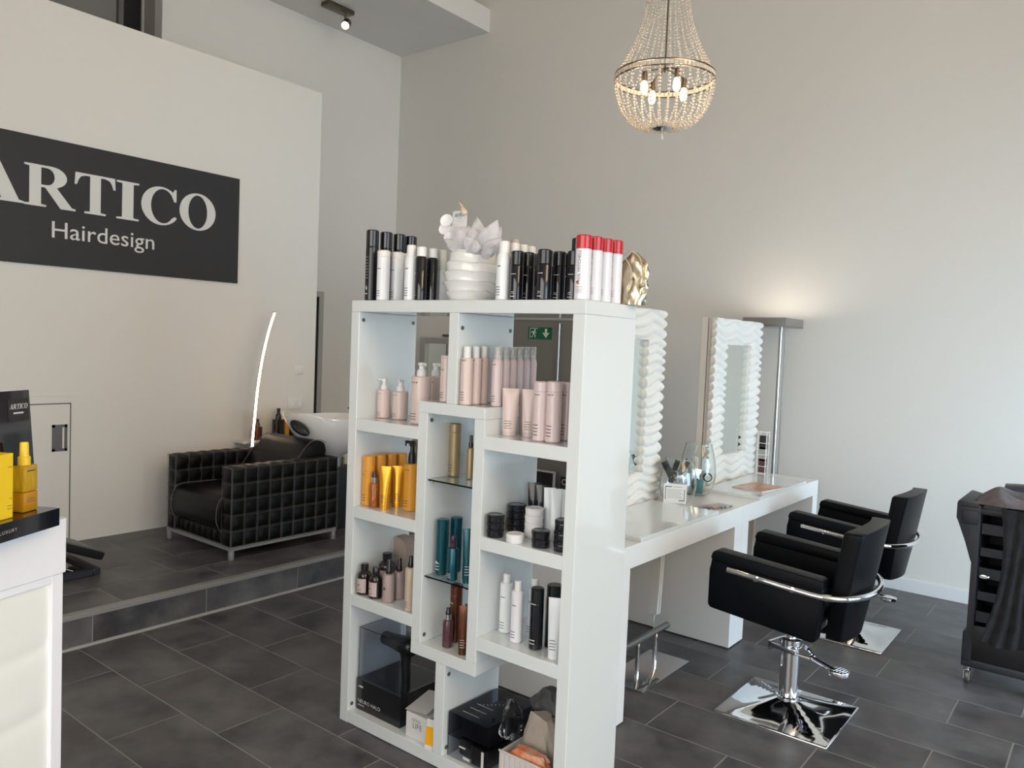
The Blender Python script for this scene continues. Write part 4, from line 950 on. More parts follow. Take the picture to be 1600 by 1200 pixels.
obj('contents', bbox(-a+.05, a-.008, -b+.02, b-.01, .001, .072, .008, 2), 'black_plastic', t)
bm = bmesh.new()
for k in range(7): box(bm, -.05+.011*k, -.046+.011*k, -.02+.01*k, -.016+.01*k, .0882, .0887)
for k in range(3): box(bm, -.06, .02, -.10+.04*k, -.098+.04*k, .0882, .0886)
obj('print', bm, 'print_white', t, None)
# beige cloth bag and dark pouch, wicker basket, orange pack, crumpled film
def lump(rx, ry, h, seed, top=.35, amp=.10, n=36, m=14):
    rnd = random.Random(seed); ph = [rnd.uniform(0, 6) for _ in range(6)]
    bm = bmesh.new(); rings = []
    for k in range(m+1):
        u = k/m; s = (1-(1-top)*u**2.2)*(1-.25*(1-min(1, u*6)))
        row = []
        for i in range(n):
            th = 2*PI*i/n; w = 1+amp*math.sin(3*th+ph[0]+4*u)+amp*.7*math.sin(6*th+ph[1]-6*u)+amp*.5*math.sin(10*th+ph[2]+9*u)
            c_, s_ = math.cos(th), math.sin(th)
            row.append((rx*s*w*math.copysign(abs(c_)**.75, c_), ry*s*w*math.copysign(abs(s_)**.75, s_), h*u*(1+.05*math.sin(2*th+ph[3]))))
        rings.append(row)
    loft(bm, rings); return bm
t = thing('wicker_basket', 'small white woven basket at the front of the bottom right cell', 'basket', (-1.553, 2.235, ZB+.0006), 0)
bm = bmesh.new(); a, b, h = .116, .100, .106
for x_, y_, xx, yy in ((-a, -b, a, -b+.004), (-a, b-.004, a, b), (-a, -b+.004, -a+.004, b-.004), (a-.004, -b+.004, a, b-.004)): box(bm, x_, xx, y_, yy, 0, h)
box(bm, -a, a, -b, b, 0, .003); obj('basket_wall', bm, 'wicker_white', t, None)
bm0 = bmesh.new(); box(bm0, -.0102, .0102, -.0035, 0, .002, .102); bevel(bm0, .002, 1); sm = tomesh(bm0, 'woven_strip'); sm.materials.append(MATS['wicker_white'])
for k in range(10):
    o = bpy.data.objects.new('woven_strip', sm); C.objects.link(o); o.parent = t; o.location = (-a+.0116+k*.0232, -b, 0)
obj('rim', bbox(-a-.003, a+.003, -b-.004, -b+.002, h-.001, h+.006, .002), 'wicker_white', t)
t = tag(obj('orange_pack', lump(.085, .028, .060, 3, .7, .10), 'orange_film'), 'crinkled orange wrapped pack lying in the white basket', 'pack'); t.location = (-1.555, 2.172, ZB+.068)
t = tag(obj('cloth_bag', lump(.078, .046, .215, 5, .5, .06), 'beige_cloth'), 'beige cloth bag standing behind the white basket', 'bag'); t.location = (-1.585, 2.262, ZB+.005)
t = tag(obj('dark_pouch', lump(.074, .048, .085, 9, .40, .10), 'grey_pouch'), 'dark grey drawstring pouch lying on the beige bag', 'pouch'); t.location = (-1.592, 2.330, ZB+.205)
t = tag(obj('film_wrap', lump(.030, .045, .13, 12, .5, .15), 'plastic_film'), 'crumpled clear film between the plastic boxes and beige bag', 'plastic film'); t.location = (-1.690, 2.225, ZB+.118)

# ------------------------------------------------------------------ styling counter (two tables end to end, mirrors in the middle)
KX0, KX1, KZ = -2.54, -1.607, 0.767
for (ya, yb, lab) in ((2.81, 4.119, 'white styling table nearest the display shelf'), (4.121, 5.43, 'white styling table at the far end by the floor lamp')):
    t = thing('styling_table', lab, 'table', ((KX0+KX1)/2, (ya+yb)/2, 0))
    obj('table_top', bbox(KX0, KX1, ya, yb, KZ-0.098, KZ, .0015, 1), 'white_lacquer', t, None, world=True)
    obj('leg_panel', bbox(KX0, KX1, ya, ya+.095, 0.006, KZ-.0985, .0015, 1), 'white_lacquer', t, None, world=True)
    obj('leg_panel', bbox(KX0, KX1, yb-.095, yb, 0.006, KZ-.0985, .0015, 1), 'white_lacquer', t, None, world=True)
    bm = bmesh.new()
    for y in (ya+.02, yb-.075):
        for x in (KX0+.05, KX1-.10): box(bm, x, x+.05, y, y+.05, 0, .006)
    obj('foot_glide', bm, 'black_plastic', t, None, world=True)
for (xa, xb, ya, yb, lab) in ((-1.99, -1.583, 2.99, 3.80, 'glossy white work board on the near styling table'), (-1.96, -1.598, 4.375, 5.18, 'glossy white work board under the magazine on the far table')):
    xb = min(xb, KX1-.002)
    tag(obj('work_board', bbox(xa, xb, ya, yb, KZ+.0004, KZ+.019, .001, 1), 'white_gloss', None, None), lab, 'board')
# carved wavy mirrors
MW, MH = 0.75, 1.045
def wave_frame():
    bm = bmesh.new(); ny, nz = 76, 210; hy0, hy1, hz0, hz1 = .165, .575, .178, .882
    G = {}
    def lobe(y, z):
        per, ph = .053, z+.016*math.sin(2*PI*y/.33+z*5.5)+.006*math.sin(z*19+y*6)+.003*math.sin(y*40+z*11)
        return abs(math.sin(PI*ph/per))**.8
    ys = sorted(set([hy0, hy1]+[MW*i/ny for i in range(ny+1)])); zs = sorted(set([hz0, hz1]+[MH*k/nz for k in range(nz+1)]))
    def vert(i, k):
        if (i, k) not in G:
            y, z = ys[i], zs[k]; l = lobe(y, z); yy = y
            if i == 0: yy = y-.009*l
            if i == len(ys)-1: yy = y+.009*l
            inz = hz0 < z < hz1
            if inz and abs(y-hy0) < 1e-6: yy = y+.009*l
            if inz and abs(y-hy1) < 1e-6: yy = y-.009*l
            G[i, k] = bm.verts.new((.006+.022*l, yy, z))
        return G[i, k]
    for i in range(len(ys)-1):
        for k in range(len(zs)-1):
            ym, zm = (ys[i]+ys[i+1])/2, (zs[k]+zs[k+1])/2
            if hy0 < ym < hy1 and hz0 < zm < hz1: continue
            bm.faces.new((vert(i, k), vert(i+1, k), vert(i+1, k+1), vert(i, k+1)))
    be = [e for e in bm.edges if len(e.link_faces) == 1]
    ex = bmesh.ops.extrude_edge_only(bm, edges=be)
    for v in ex['geom']:
        if isinstance(v, bmesh.types.BMVert): v.co.x = -.006
    return bm
wf = tomesh(wave_frame(), 'wave_frame', 60); wf.materials.append(MATS['white_plaster'])
for (y0, lab) in ((3.135, 'tall mirror in carved white wave frame right behind the display shelf'), (4.56, 'tall mirror in carved white wave frame beside the floor lamp')):
    t = thing('styling_mirror', lab, 'mirror', (-2.035, y0, KZ+.0006))
    o = bpy.data.objects.new('wave_frame', wf); C.objects.link(o); o.parent = t; o.location = (.0065, 0, 0)
    obj('mirror_pane', bbox(.0005, .004, .13, .61, .14, .92, 0), 'mirror_glass', t, None)
    obj('backing_board', bbox(-.030, 0, .01, MW-.01, 0, MH, .001, 1), 'white_plaster', t, None)
    obj('backing_board', bbox(-.075, -.036, .01, MW-.01, 0, MH, .001, 1), 'white_plaster', t, None)
    obj('joint_strip', bbox(-.036, -.030, .02, MW-.02, 0, MH-.006, 0), 'dark_void', t, None)
# glass bowls with brushes and sachets
def bowl(lab, P, R, H):
    t = thing('glass_bowl', lab, 'bowl', tuple(P))
    bm = bmesh.new(); th = .0025
    outer = [(R*.50, 0), (R*.72, H*.06), (R*.90, H*.18), (R*.99, H*.34), (R, H*.46), (R*.96, H*.62), (R*.86, H*.80), (R*.74, H*.95), (R*.72, H)]
    inner = [(r-th, z+(th if i == 0 else 0)) for i, (r, z) in enumerate(outer)][::-1]
    lathe(bm, outer+[(R*.70-th, H)]+inner[1:]+[(0, th)], 36); obj('glass_wall', bm, 'glass', t, 60)
    return t
zb = KZ+.0006
t1 = bowl('round glass bowl with notice card holding black and silver packets', (-1.905, 3.925, zb), .100, .245)
nt_ = thing('notice_card', 'white notice card with black corner marks leaning on the front glass bowl', 'card', (-1.868, 3.822, zb+.024), math.radians(26))
Mn = Matrix.Rotation(math.radians(6), 4, 'X')
bm = bmesh.new(); box(bm, -.060, .060, 0, .001, -.01, .098, Mn); obj('card', bm, 'paper', nt_, None)
bm = bmesh.new(); y_ = -.0006
for r_ in ((-.052, -.049, .010, .082), (-.052, -.018, .080, .084), (.047, .050, .008, .070), (.020, .050, .006, .010)): box(bm, r_[0], r_[1], y_, y_+.0004, r_[2], r_[3], Mn)
obj('corner_marks', bm, 'print_black', nt_, None)
bm = bmesh.new()
for k in range(7): box(bm, -.042, .040-.006*(k % 3), y_, y_+.0004, .020+.0075*k, .0225+.0075*k, Mn)
box(bm, -.012, .036, y_, y_+.0004, .080, .084, Mn); obj('print', bm, 'frame_grey', nt_, None)
for k, (dx, dy, dz, m, sx, sy, sz, ry, rx) in enumerate(((0.0, -.01, .006, 'silver_foil', .055, .012, .13, 12, -10), (.02, .03, .006, 'silver_foil', .045, .010, .135, -14, 8), (-.03, .01, .008, 'silver_foil', .05, .012, .12, 22, 14), (-.01, -.03, .05, 'black_plastic', .06, .010, .13, -30, 10), (-.02, .02, .06, 'black_plastic', .05, .012, .13, 38, -20), (-.035, -.02, .04, 'black_plastic', .045, .012, .14, 10, 20))):
    sx *= .62 if k > 2 else .9; o = obj('packet', bbox(-sx/2, sx/2, -sy/2, sy/2, 0, sz, .003, 2), m)
    tag(o, ('Front silver packet in the notice-card bowl', 'Right silver packet in the notice-card bowl', 'Left silver packet in the notice-card bowl', 'Black brush case sticking out left of the notice-card bowl', 'Black brush case tilting right over the notice-card bowl', 'Upright black brush case at the back of the notice-card bowl')[k], 'packet', 'packets in the glass bowl')
    o.location = (-1.905+dx, 3.925+dy, zb+dz+.015+(.055 if k > 2 else 0)); o.rotation_euler = (math.radians(rx), math.radians(ry), .7)
t2 = bowl('round glass bowl with teal packet behind the notice-card bowl', (-1.935, 4.235, zb), .104, .30)
for k, (dx, dy, dz, m, sx, sy, sz, ry, lb) in enumerate(((.025, -.025, .008, 'teal_card', .042, .012, .085, 3, 'teal packet standing in the rear glass bowl'), (.025, .025, .008, 'skin_tone_card', .04, .012, .07, -8, 'peach packet standing in the rear glass bowl'), (-.02, -.01, .008, 'silver_foil', .045, .01, .14, 10, 'silver sachet sticking up from the rear glass bowl'))):
    o = tag(obj('sachet', bbox(-sx/2, sx/2, -sy/2, sy/2, 0, sz, .002, 2), m), lb, 'packet'); o.location = (-1.935+dx, 4.235+dy, zb+dz+.004); o.rotation_euler = (0, math.radians(ry), .75)
t = thing('tape_roll', 'black round tin with white lid leaning in the rear glass bowl', 'tin', (-1.885, 4.262, zb+.105))
bm = bmesh.new(); Mt = Matrix.Rotation(math.radians(40), 4, 'Z') @ Matrix.Rotation(PI/2, 4, 'X'); lathe(bm, [(.024, -.010), (.026, -.008), (.026, .008), (.024, .010)], 24, M=Mt); obj('tin_body', bm, 'black_satin', t)
bm = bmesh.new(); lathe(bm, [(.019, .0095), (.019, .0115), (0, .012)], 24, M=Mt); obj('white_lid', bm, 'paper', t)
# clear bag of pins and clips on the table edge
t = thing('clip_bag', 'clear zip bag of pink and grey hair clips on the table edge', 'bag', (-1.70, 3.925, zb), math.radians(80))
obj('film', bbox(-.12, .13, -.045, .045, 0, .012, .004, 2), 'plastic_film', t)
bm = bmesh.new(); box(bm, -.02, .035, -.030, .028, .003, .010); bevel(bm, .003, 1); obj('pink_clip', bm, 'pink_plastic', t)
bm = bmesh.new()
for k in range(7): tube(bm, [(-.09+.012*k, -.03+.008*(k % 3), .005), (-.075+.012*k, .03-.006*(k % 2), .006)], .002, 6)
obj('pin', bm, 'steel', t)
bm = bmesh.new()
for k in range(4): box(bm, .045+.016*k, .056+.016*k, -.035+.01*(k % 2), .022+.012*(k % 2), .003, .009)
obj('grey_clip', bm, 'frame_grey', t, None)
# magazine and rack
t = thing('magazine', 'magazine with orange-brown cover lying on the far work board', 'magazine', (-1.73, 4.66, KZ+.0196), math.radians(82))
obj('pages', bbox(-.135, .135, -.10, .10, 0, .006, .0005, 1), 'paper', t, None); obj('cover', bbox(-.137, .137, -.102, .102, .006, .0072, 0), 'magazine', t, None)
t = thing('leaflet_rack', 'small white wire rack holding cards at the right edge of far mirror', 'rack', (-1.955, 5.30, zb))
bm = bmesh.new()
for x_ in (-.03, .03):
    for y_ in (-.01, .04): tube(bm, [(x_, y_, 0), (x_, y_, .30)], .0028, 6)
for z in (.01, .06, .14, .22, .295):
    tube(bm, [(-.03, -.01, z), (.03, -.01, z), (.03, .04, z), (-.03, .04, z)], .0025, 6, closed=True)
obj('wire_frame', bm, 'white_plastic', t)
for k, (z, m) in enumerate(((.075, 'bottle_plum'), (.155, 'frame_grey'), (.235, 'black_plastic'))): obj('card', bbox(-.024, .024, .005, .03, z-.06, z+.035, .001, 1), m, t, None)
# cable trunking under the tables
for (y, lab) in ((3.66, 'white cable trunking hanging under the near styling table'), (4.93, 'white cable trunking hanging under the far styling table')):
    t = thing('cable_trunking', lab, 'cable duct', (-1.86, y, KZ-.0985))
    bm = bmesh.new(); pts = spline([(0, 0, 0), (.0, .0, -.12), (.01, -.03, -.30), (.02, -.06, -.42)], 6)
    rings = [[(p.x+a, p.y+b, p.z) for a, b in ((-.022, -.020), (.022, -.020), (.022, .020), (-.022, .020))] for p in pts]; loft(bm, rings)
    obj('duct', bm, 'cable_white', t, 20)
    bm = bmesh.new(); tube(bm, [(p.x+.024, p.y, p.z) for p in pts], .004, 6); tube(bm, spline([(.02, -.06, -.42), (.02, -.065, -.48), (.03, -.04, -.55)], 5), .004, 6); obj('cable', bm, 'cable_white', t)
# footrests
for (X, Y, lab) in ((-1.78, 3.46, 'chrome footrest with flat base plate under the near table'), (-1.78, 4.85, 'chrome footrest with flat base plate under the far table')):
    t = thing('footrest', lab, 'footrest', (X, Y, 0))
    obj('base_plate', bbox(-.13, .10, -.245, .245, 0, .010, .003), 'chrome', t)
    bm = bmesh.new(); tube(bm, [(0, -.26, .195), (0, .17, .195)], .0155, 14); obj('foot_bar', bm, 'steel', t)
    for y in (-.13, .05):
        bm = bmesh.new(); tube(bm, [(0, y, .008), (0, y, .19)], .011, 12); obj('post', bm, 'chrome', t)

# ------------------------------------------------------------------ salon chairs (face -X)
def rounded(x0, x1, y0, y1, z0, z1, w=.02, seg=4): return bbox(x0, x1, y0, y1, z0, z1, w, seg)
def salon_chair(lab, loc, rz, dz=0.0, rbase=0.0):
    t = thing('salon_chair', lab, 'chair', (loc[0], loc[1], 0), 0, 'black salon chairs')
    # chrome base
    bm = bmesh.new(); a = .245; rings = []
    def sq(s, z): 
        out = []
        for cx, cy in ((1, 1), (-1, 1), (-1, -1), (1, -1)): out.append((cx*s, cy*s*1.02, z))
        return out
    box(bm, -a, a, -a, a, 0.0, .012); bevel(bm, .005, 2)
    n = 18; G = {}
    for i in range(n+1):
        for j in range(n+1):
            x, y = -1+2*i/n, -1+2*j/n; d = max(abs(x), abs(y)); rr = math.hypot(x, y); dg = abs(abs(x)-abs(y))
            ridge = max(0, 1-dg*1.6)*(1-d)
            z = .0125+.055*max(0, 1-d)**1.6+.020*ridge
            G[i, j] = bm.verts.new((x*(a-.008), y*(a-.008), z))
    for i in range(n):
        for j in range(n): bm.faces.new((G[i, j], G[i+1, j], G[i+1, j+1], G[i, j+1]))
    o = obj('base', bm, 'chrome', t, 60); o.rotation_euler = (0, 0, rbase)
    bm = bmesh.new(); lathe(bm, [(.052, .058), (.052, .075), (.044, .078), (.044, .300), (.047, .302), (.047, .335), (.030, .338), (.022, .338), (.022, .40+dz)], 28); obj('pump_column', bm, 'chrome', t)
    bm = bmesh.new(); th = .35
    box(bm, -.075, .055, -.055, -.048, .285, .305); box(bm, -.075, .055, .048, .055, .285, .305); box(bm, -.080, -.070, -.055, .055, .27, .31)
    tube(bm, [(.055, -.050, .292), (.105, -.018, .282)], .006, 8); tube(bm, [(.055, .050, .292), (.105, .018, .282)], .006, 8)
    tube(bm, [(.10, -.02, .282), (.10, .02, .282)], .008, 8); tube(bm, [(.10, 0, .282), (.215, 0, .262)], .0095, 10); bevel_ = None
    o = obj('pedal_lever', bm, 'chrome', t); o.rotation_euler = (0, 0, -.25)
    bm = bmesh.new(); prism(bm, [(.20, -.032), (.222, -.042), (.262, -.034), (.276, 0), (.262, .034), (.222, .042), (.20, .032)], .250, .272, 'z'); bevel(bm, .004, 2)
    for k in range(4): tube(bm, [(.222+.012*k, -.032+.003*k, .272), (.222+.012*k, .032-.003*k, .272)], .0025, 6)
    o = obj('foot_pedal', bm, 'chrome', t); o.rotation_euler = (0, 0, -.25)
    R = Matrix.Rotation(rz, 4, 'Z')
    def up(name, bm, m, sm=38):
        bmesh.ops.transform(bm, matrix=R @ Matrix.Translation((0, 0, dz)), verts=bm.verts); return obj(name, bm, m, t, sm)
    up('seat_plate', bbox(-.12, .12, -.10, .10, .395, .42, .004), 'black_plastic')
    up('seat', rounded(-.255, .17, -.216, .216, .462, .54, .028), 'leather')
    for s in (-1, 1):
        bm = bmesh.new()
        y0, y1 = sorted((s*.224, s*.288))
        prism(bm, [(-.282, .492), (-.270, .479), (.165, .437), (.187, .445), (.207, .655), (.200, .685), (-.245, .722), (-.268, .716), (-.272, .690), (-.282, .650)], y0, y1, 'y')
        bevel(bm, .012, 3)
        up('armrest', bm, 'leather')
        bm = bmesh.new(); y0, y1 = sorted((s*.214, s*.297))
        prism(bm, [(-.275, .702), (-.266, .730), (-.250, .738), (.190, .703), (.205, .692), (.203, .660), (.190, .652), (-.258, .688)], y0, y1, 'y'); bevel(bm, .011, 3); up('arm_pad', bm, 'leather')
        for bx_, bz in ((-.06, .6575), (.09, .6455)):
            bm = bmesh.new(); lathe(bm, [(.013, 0), (.013, .005), (.008, .007), (0, .007)], 14, M=Matrix.Translation((bx_, s*.312, bz)) @ Matrix.Rotation(-s*PI/2, 4, 'X')); up('bar_bolt', bm, 'chrome')
    # curved reclined backrest
    bm = bmesh.new(); ny, nz = 18, 16; rings = []
    for k in range(nz+1):
        u = k/nz; z = .425+.48*u; hw = .165+.057*min(1, u*2.2)**.8
        xr = .280+.076*u; ring = []
        for i in range(ny+1):
            y = -hw+2*hw*i/ny; ring.append((xr-.060-.012*u-.034*(y/hw)**2, y, z-.010*(y/hw)**2*u))
        for i in range(ny, -1, -1):
            y = -hw+2*hw*i/ny; ring.append((xr-.030*(y/hw)**2, y, z-.010*(y/hw)**2*u))
        rings.append(ring)
    loft(bm, rings); es = [e for e in bm.edges if len(e.link_faces) == 2 and e.calc_face_angle(0) > math.radians(50)]
    bevel(bm, .014, 3, es); up('backrest', bm, 'leather', 50)
    bm = bmesh.new(); tube(bm, [(.262, -.17, .625), (.274, -.10, .628)], .0015, 6); up('stitch', bm, 'leather_smooth')
    # chrome wrap-around bar
    pts = [(-.19, -.305, .668), (-.06, -.307, .6575), (.09, -.307, .6455), (.165, -.302, .639)]
    arc = [(.165+.178*math.sin(a_)**.9, -.302*math.cos(a_), .639-.010*math.sin(a_)) for a_ in [PI*k/18 for k in range(1, 18)]]
    pts = pts+arc+[(p[0], -p[1], p[2]) for p in pts[::-1]]
    bm = bmesh.new(); tube(bm, pts, .0135, 12); up('wrap_bar', bm, 'chrome')
    return t
salon_chair('black leather salon chair nearest the camera on a square chrome base', (-1.115, 3.515), 0.0, 0.0)
salon_chair('black leather salon chair at the far table on a square chrome base', (-1.205, 4.785), math.radians(-2), -.03)

# ------------------------------------------------------------------ floor lamp with uplight head by the far wall
t = thing('floor_lamp', 'grey steel uplighter floor lamp with rectangular head against the far wall', 'floor lamp', (-2.0, 5.66, 0))
obj('base', bbox(-.15, .15, -.13, .13, 0, .015, .004), 'steel', t)
bm = bmesh.new(); tube(bm, [(0, 0, .015), (0, 0, 1.80)], .0125, 14); tube(bm, [(.028, .02, .015), (.028, .02, 1.80)], .005, 8); obj('pole', bm, 'steel', t)
bm = bmesh.new(); x0, x1, y0, y1 = -.21, .10, -.20, .17
for a in ((x0, x1, y0, y0+.006), (x0, x1, y1-.006, y1), (x0, x0+.006, y0+.006, y1-.006), (x1-.006, x1, y0+.006, y1-.006)): box(bm, *a, 1.80, 1.858)
box(bm, x0, x1, y0, y1, 1.795, 1.802); obj('lamp_head', bm, 'steel', t, None)
bm = bmesh.new()
for x in (-.14, -.05, .03): tube(bm, [(x, -.15, 1.816), (x, .12, 1.816)], .008, 8)
obj('light_tube', bm, 'spot_lens', t)
l = bpy.data.lights.new('uplight', 'AREA'); l.shape = 'RECTANGLE'; l.size = .26; l.size_y = .30; l.energy = 0.8; l.color = (1.0, .90, .76)
lo = bpy.data.objects.new('uplight', l); C.objects.link(lo); lo.parent = t; lo.location = (-.055, -.015, 1.85); lo.rotation_euler = (PI, 0, 0)

# ------------------------------------------------------------------ chandelier
CXc, CYc, ZR = -1.935, 3.6, 2.945
t = thing('chandelier', 'crystal bead chandelier with four glowing bulbs hanging from the ceiling', 'chandelier', (CXc, CYc, ZR))
RR = .252
def hoop(r, z, w, tk):
    bm = bmesh.new(); n = 64
    prof = [(r-tk, z), (r, z), (r, z+w), (r-tk, z+w)]; rings = [[(a*math.cos(2*PI*i/n), a*math.sin(2*PI*i/n), b) for a, b in prof] for i in range(n)]
    R_ = [[bm.verts.new(p) for p in rg] for rg in rings]
    for i in range(n):
        A, B = R_[i], R_[(i+1) % n]
        for k in range(4): bm.faces.new((A[k], A[(k+1) % 4], B[(k+1) % 4], B[k]))
    return bm
obj('hoop', hoop(RR, .030, .006, .004), 'bronze', t); obj('hoop', hoop(RR, 0.0, .006, .004), 'bronze', t)
obj('crown_ring', hoop(.100, .475, .008, .004), 'bronze', t)
bead = bmesh.new(); bmesh.ops.create_icosphere(bead, subdivisions=1, radius=1.0); BV = [v.co.copy() for v in bead.verts]; BF = [[v.index for v in f.verts] for f in bead.faces]; bead.free()
def strand(pts, rad):
    vs, fs = [], []
    for p, r in zip(pts, rad):
        o_ = len(vs); vs += [tuple(Vector(p)+b*r) for b in BV]; fs += [[i+o_ for i in f] for f in BF]
    me = bpy.data.meshes.new('bead_strand'); me.from_pydata(vs, [], fs); me.materials.append(MATS['crystal'])
    for p in me.polygons: p.use_smooth = True
    return me
def along(path, step):
    P = [Vector(p) for p in path]; out = [P[0]]; acc = 0
    for a, b in zip(P, P[1:]):
        L = (b-a).length; d = step-acc
        while d <= L: out.append(a+(b-a)*d/L); d += step
        acc = (L-(d-step)) 
    return out
low = along([((RR-.004)*1.0-.03*0, 0, -.002)]+[((RR-.004)*math.cos(u*PI/2)**.55 if u < 1 else .045, 0, -.002-.225*math.sin(u*PI/2)**1.25) for u in [k/30 for k in range(1, 30)]]+[(.045, 0, -.228)], .0172)
upp = along([(RR-.006-(RR-.106)*(1-(1-u)**2.0), 0, .036+.44*u) for u in [k/40 for k in range(41)]], .0172)
ml = strand(low, [.0068]*len(low)); mu = strand(upp, [.0054]*len(upp))
mt = strand([(.100+.0*k, 0, .486+.0152*k) for k in range(26)], [.005]*26)
mb = strand([(RR-.002, 0, .012+.0), (RR-.002, 0, .024)], [.0078, .0078])
for k in range(32):
    for me in (ml, mu):
        o = bpy.data.objects.new('bead_strand', me); C.objects.link(o); o.parent = t; o.rotation_euler = (0, 0, 2*PI*k/32)
for k in range(24):
    o = bpy.data.objects.new('bead_strand', mt); C.objects.link(o); o.parent = t; o.rotation_euler = (0, 0, 2*PI*k/24)
cm = tomesh(bbox(-.009, .009, -.003, .003, .007, .029, .002, 1), 'crystal'); cm.materials.append(MATS['crystal'])
for k in range(72):
    a = 2*PI*k/72; o = bpy.data.objects.new('crystal', cm); C.objects.link(o); o.parent = t
    o.location = ((RR-.002)*math.cos(a), (RR-.002)*math.sin(a), 0); o.rotation_euler = (0, 0, a+PI/2)
bm = bmesh.new(); lathe(bm, [(0, -.246), (.012, -.244), (.030, -.240), (.050, -.232), (.052, -.228), (0, -.226)], 28); obj('bottom_plate', bm, 'chrome', t)
bm = bmesh.new(); lathe(bm, [(0, -.292), (.006, -.286), (.010, -.276), (.006, -.262), (.002, -.246)], 14); obj('pendant_drop', bm, 'crystal', t)
bm = bmesh.new(); tube(bm, [(0, 0, .05), (0, 0, .50)], .004, 8)
for k in range(4): 
    a = PI/4+k*PI/2+.25; tube(bm, [(0, 0, .07), (.05*math.cos(a), .05*math.sin(a), .055), (.115*math.cos(a), .115*math.sin(a), .035)], .005, 8); tube(bm, [(0, 0, .49), ((.10)*math.cos(a), .10*math.sin(a), .478)], .003, 6)
obj('inner_frame', bm, 'bronze', t)
for k in range(4):
    a = PI/4+k*PI/2+.25; x, y = .115*math.cos(a), .115*math.sin(a)
    bm = bmesh.new(); lathe(bm, [(.012, .035), (.014, .0), (.012, -.012)], 14, x, y); obj('bulb_socket', bm, 'bronze', t)
    bm = bmesh.new(); lathe(bm, [(.011, -.012), (.017, -.03), (.018, -.055), (.012, -.072), (0, -.078)], 16, x, y); obj('bulb', bm, 'bulb', t)
    pl_ = bpy.data.lights.new('bulb_light', 'POINT'); pl_.energy = 1.2; pl_.color = (1.0, .70, .42); pl_.shadow_soft_size = .02
    po = bpy.data.objects.new('bulb_light', pl_); C.objects.link(po); po.parent = t; po.location = (x*1.25, y*1.25, -.045)
bm = bmesh.new(); tube(bm, [(0, 0, .48), (0, 0, 6.0-ZR-.03)], .004, 6); lathe(bm, [(.06, 6.0-ZR-.03), (.06, 6.0-ZR), (0, 6.0-ZR)], 20); obj('suspension', bm, 'bronze', t)

# ------------------------------------------------------------------ tool trolley with towels
TX, TY = -.62, 4.45
t = thing('tool_trolley', 'dark plastic salon trolley with drawers at the right edge of the photo', 'trolley', (TX+.22, TY+.20, 0))
def tw(name, bm, m, sm=38): return obj(name, bm, m, t, sm, world=True)
W_ = .44
for x in (TX, TX+W_-.075):
    s = 1 if x == TX else -1
    bm = bmesh.new()
    prof = [(.045, .11), (.045, .26), (.066, .275), (.066, .60), (.056, .615), (0.0, .80), (-.018, .82), (-.018, .90), (-.010, .915), (.088, .895), (.088, .11)]
    prof = [(x+u if s == 1 else x+.075-u, z) for u, z in prof]
    prism(bm, prof, TY, TY+.40, 'y'); bevel(bm, .006, 2); tw('side_panel', bm, 'trolley_plastic')
    bm = bmesh.new(); xa, xb2 = sorted((x+(.0 if s == 1 else .075), x+(.078 if s == 1 else -.003)))
    box(bm, xa, xb2, TY-.006, TY+.03, .885, .905); box(bm, xa+.01, xb2, TY-.012, TY, .80, .87); bevel(bm, .004, 2); tw('handle_grip', bm, 'trolley_plastic')
tw('base_tray', bbox(TX+.045, TX+W_-.045, TY, TY+.40, .085, .125, .006), 'trolley_plastic')
tw('back_panel', bbox(TX+.088, TX+W_-.088, TY+.37, TY+.40, .125, .88, .003), 'trolley_plastic')
tw('front_kick', bbox(TX+.070, TX+W_-.070, TY+.004, TY+.02, .125, .30, .003), 'black_plastic')
for k, z in enumerate((.31, .42, .53, .64, .75)):
    bm = bmesh.new(); box(bm, TX+.090, TX+W_-.090, TY+.03, TY+.365, z, z+.006); box(bm, TX+.090, TX+W_-.090, TY+.03, TY+.036, z, z+.058-.01*(k % 2)); box(bm, TX+.090, TX+.094, TY+.03, TY+.365, z, z+.05); bevel(bm, .0015, 1)
    d = tw('drawer', bm, 'trolley_plastic')
bm = bmesh.new(); box(bm, TX+.085, TX+W_-.085, TY-.002, TY+.38, .855, .885); bevel(bm, .004, 2); tw('top_tray', bm, 'trolley_plastic')
bm = bmesh.new(); prism(bm, [(TX+.095, .885)]+[(TX+.095+.05*(1-math.cos(PI*k/10)), .885+.045*math.sin(PI*k/10)) for k in range(11)], TY+.004, TY+.016, 'y'); tw('top_lug', bm, 'black_plastic')
bm = bmesh.new(); lathe(bm, [(0, -.006), (.014, -.004), (.016, 0), (.012, .006), (0, .008)], 14, M=Matrix.Translation((TX+.115, TY+.022, .545)) @ Matrix.Rotation(PI/2, 4, 'X') @ Matrix.Diagonal((1.5, .8, 1, 1))); tw('drawer_knob', bm, 'chrome')
for (x, y) in ((TX+.072, TY+.03), (TX+W_-.072, TY+.03), (TX+.072, TY+.37), (TX+W_-.072, TY+.37)):
    bm = bmesh.new(); lathe(bm, [(.012, .062), (.014, .085)], 12, x, y); box(bm, x-.014, x-.011, y-.012, y+.020, .018, .066); box(bm, x+.011, x+.014, y-.012, y+.020, .018, .066); box(bm, x-.014, x+.014, y-.012, y+.020, .062, .066); tw('caster_fork', bm, 'chrome')
    bm = bmesh.new(); lathe(bm, [(.0, -.009), (.028, -.009), (.030, -.005), (.030, .005), (.028, .009), (0, .009)], 18, M=Matrix.Translation((x, y+.008, .0305)) @ Matrix.Rotation(PI/2, 4, 'Y')); tw('caster_wheel', bm, 'dark_steel')
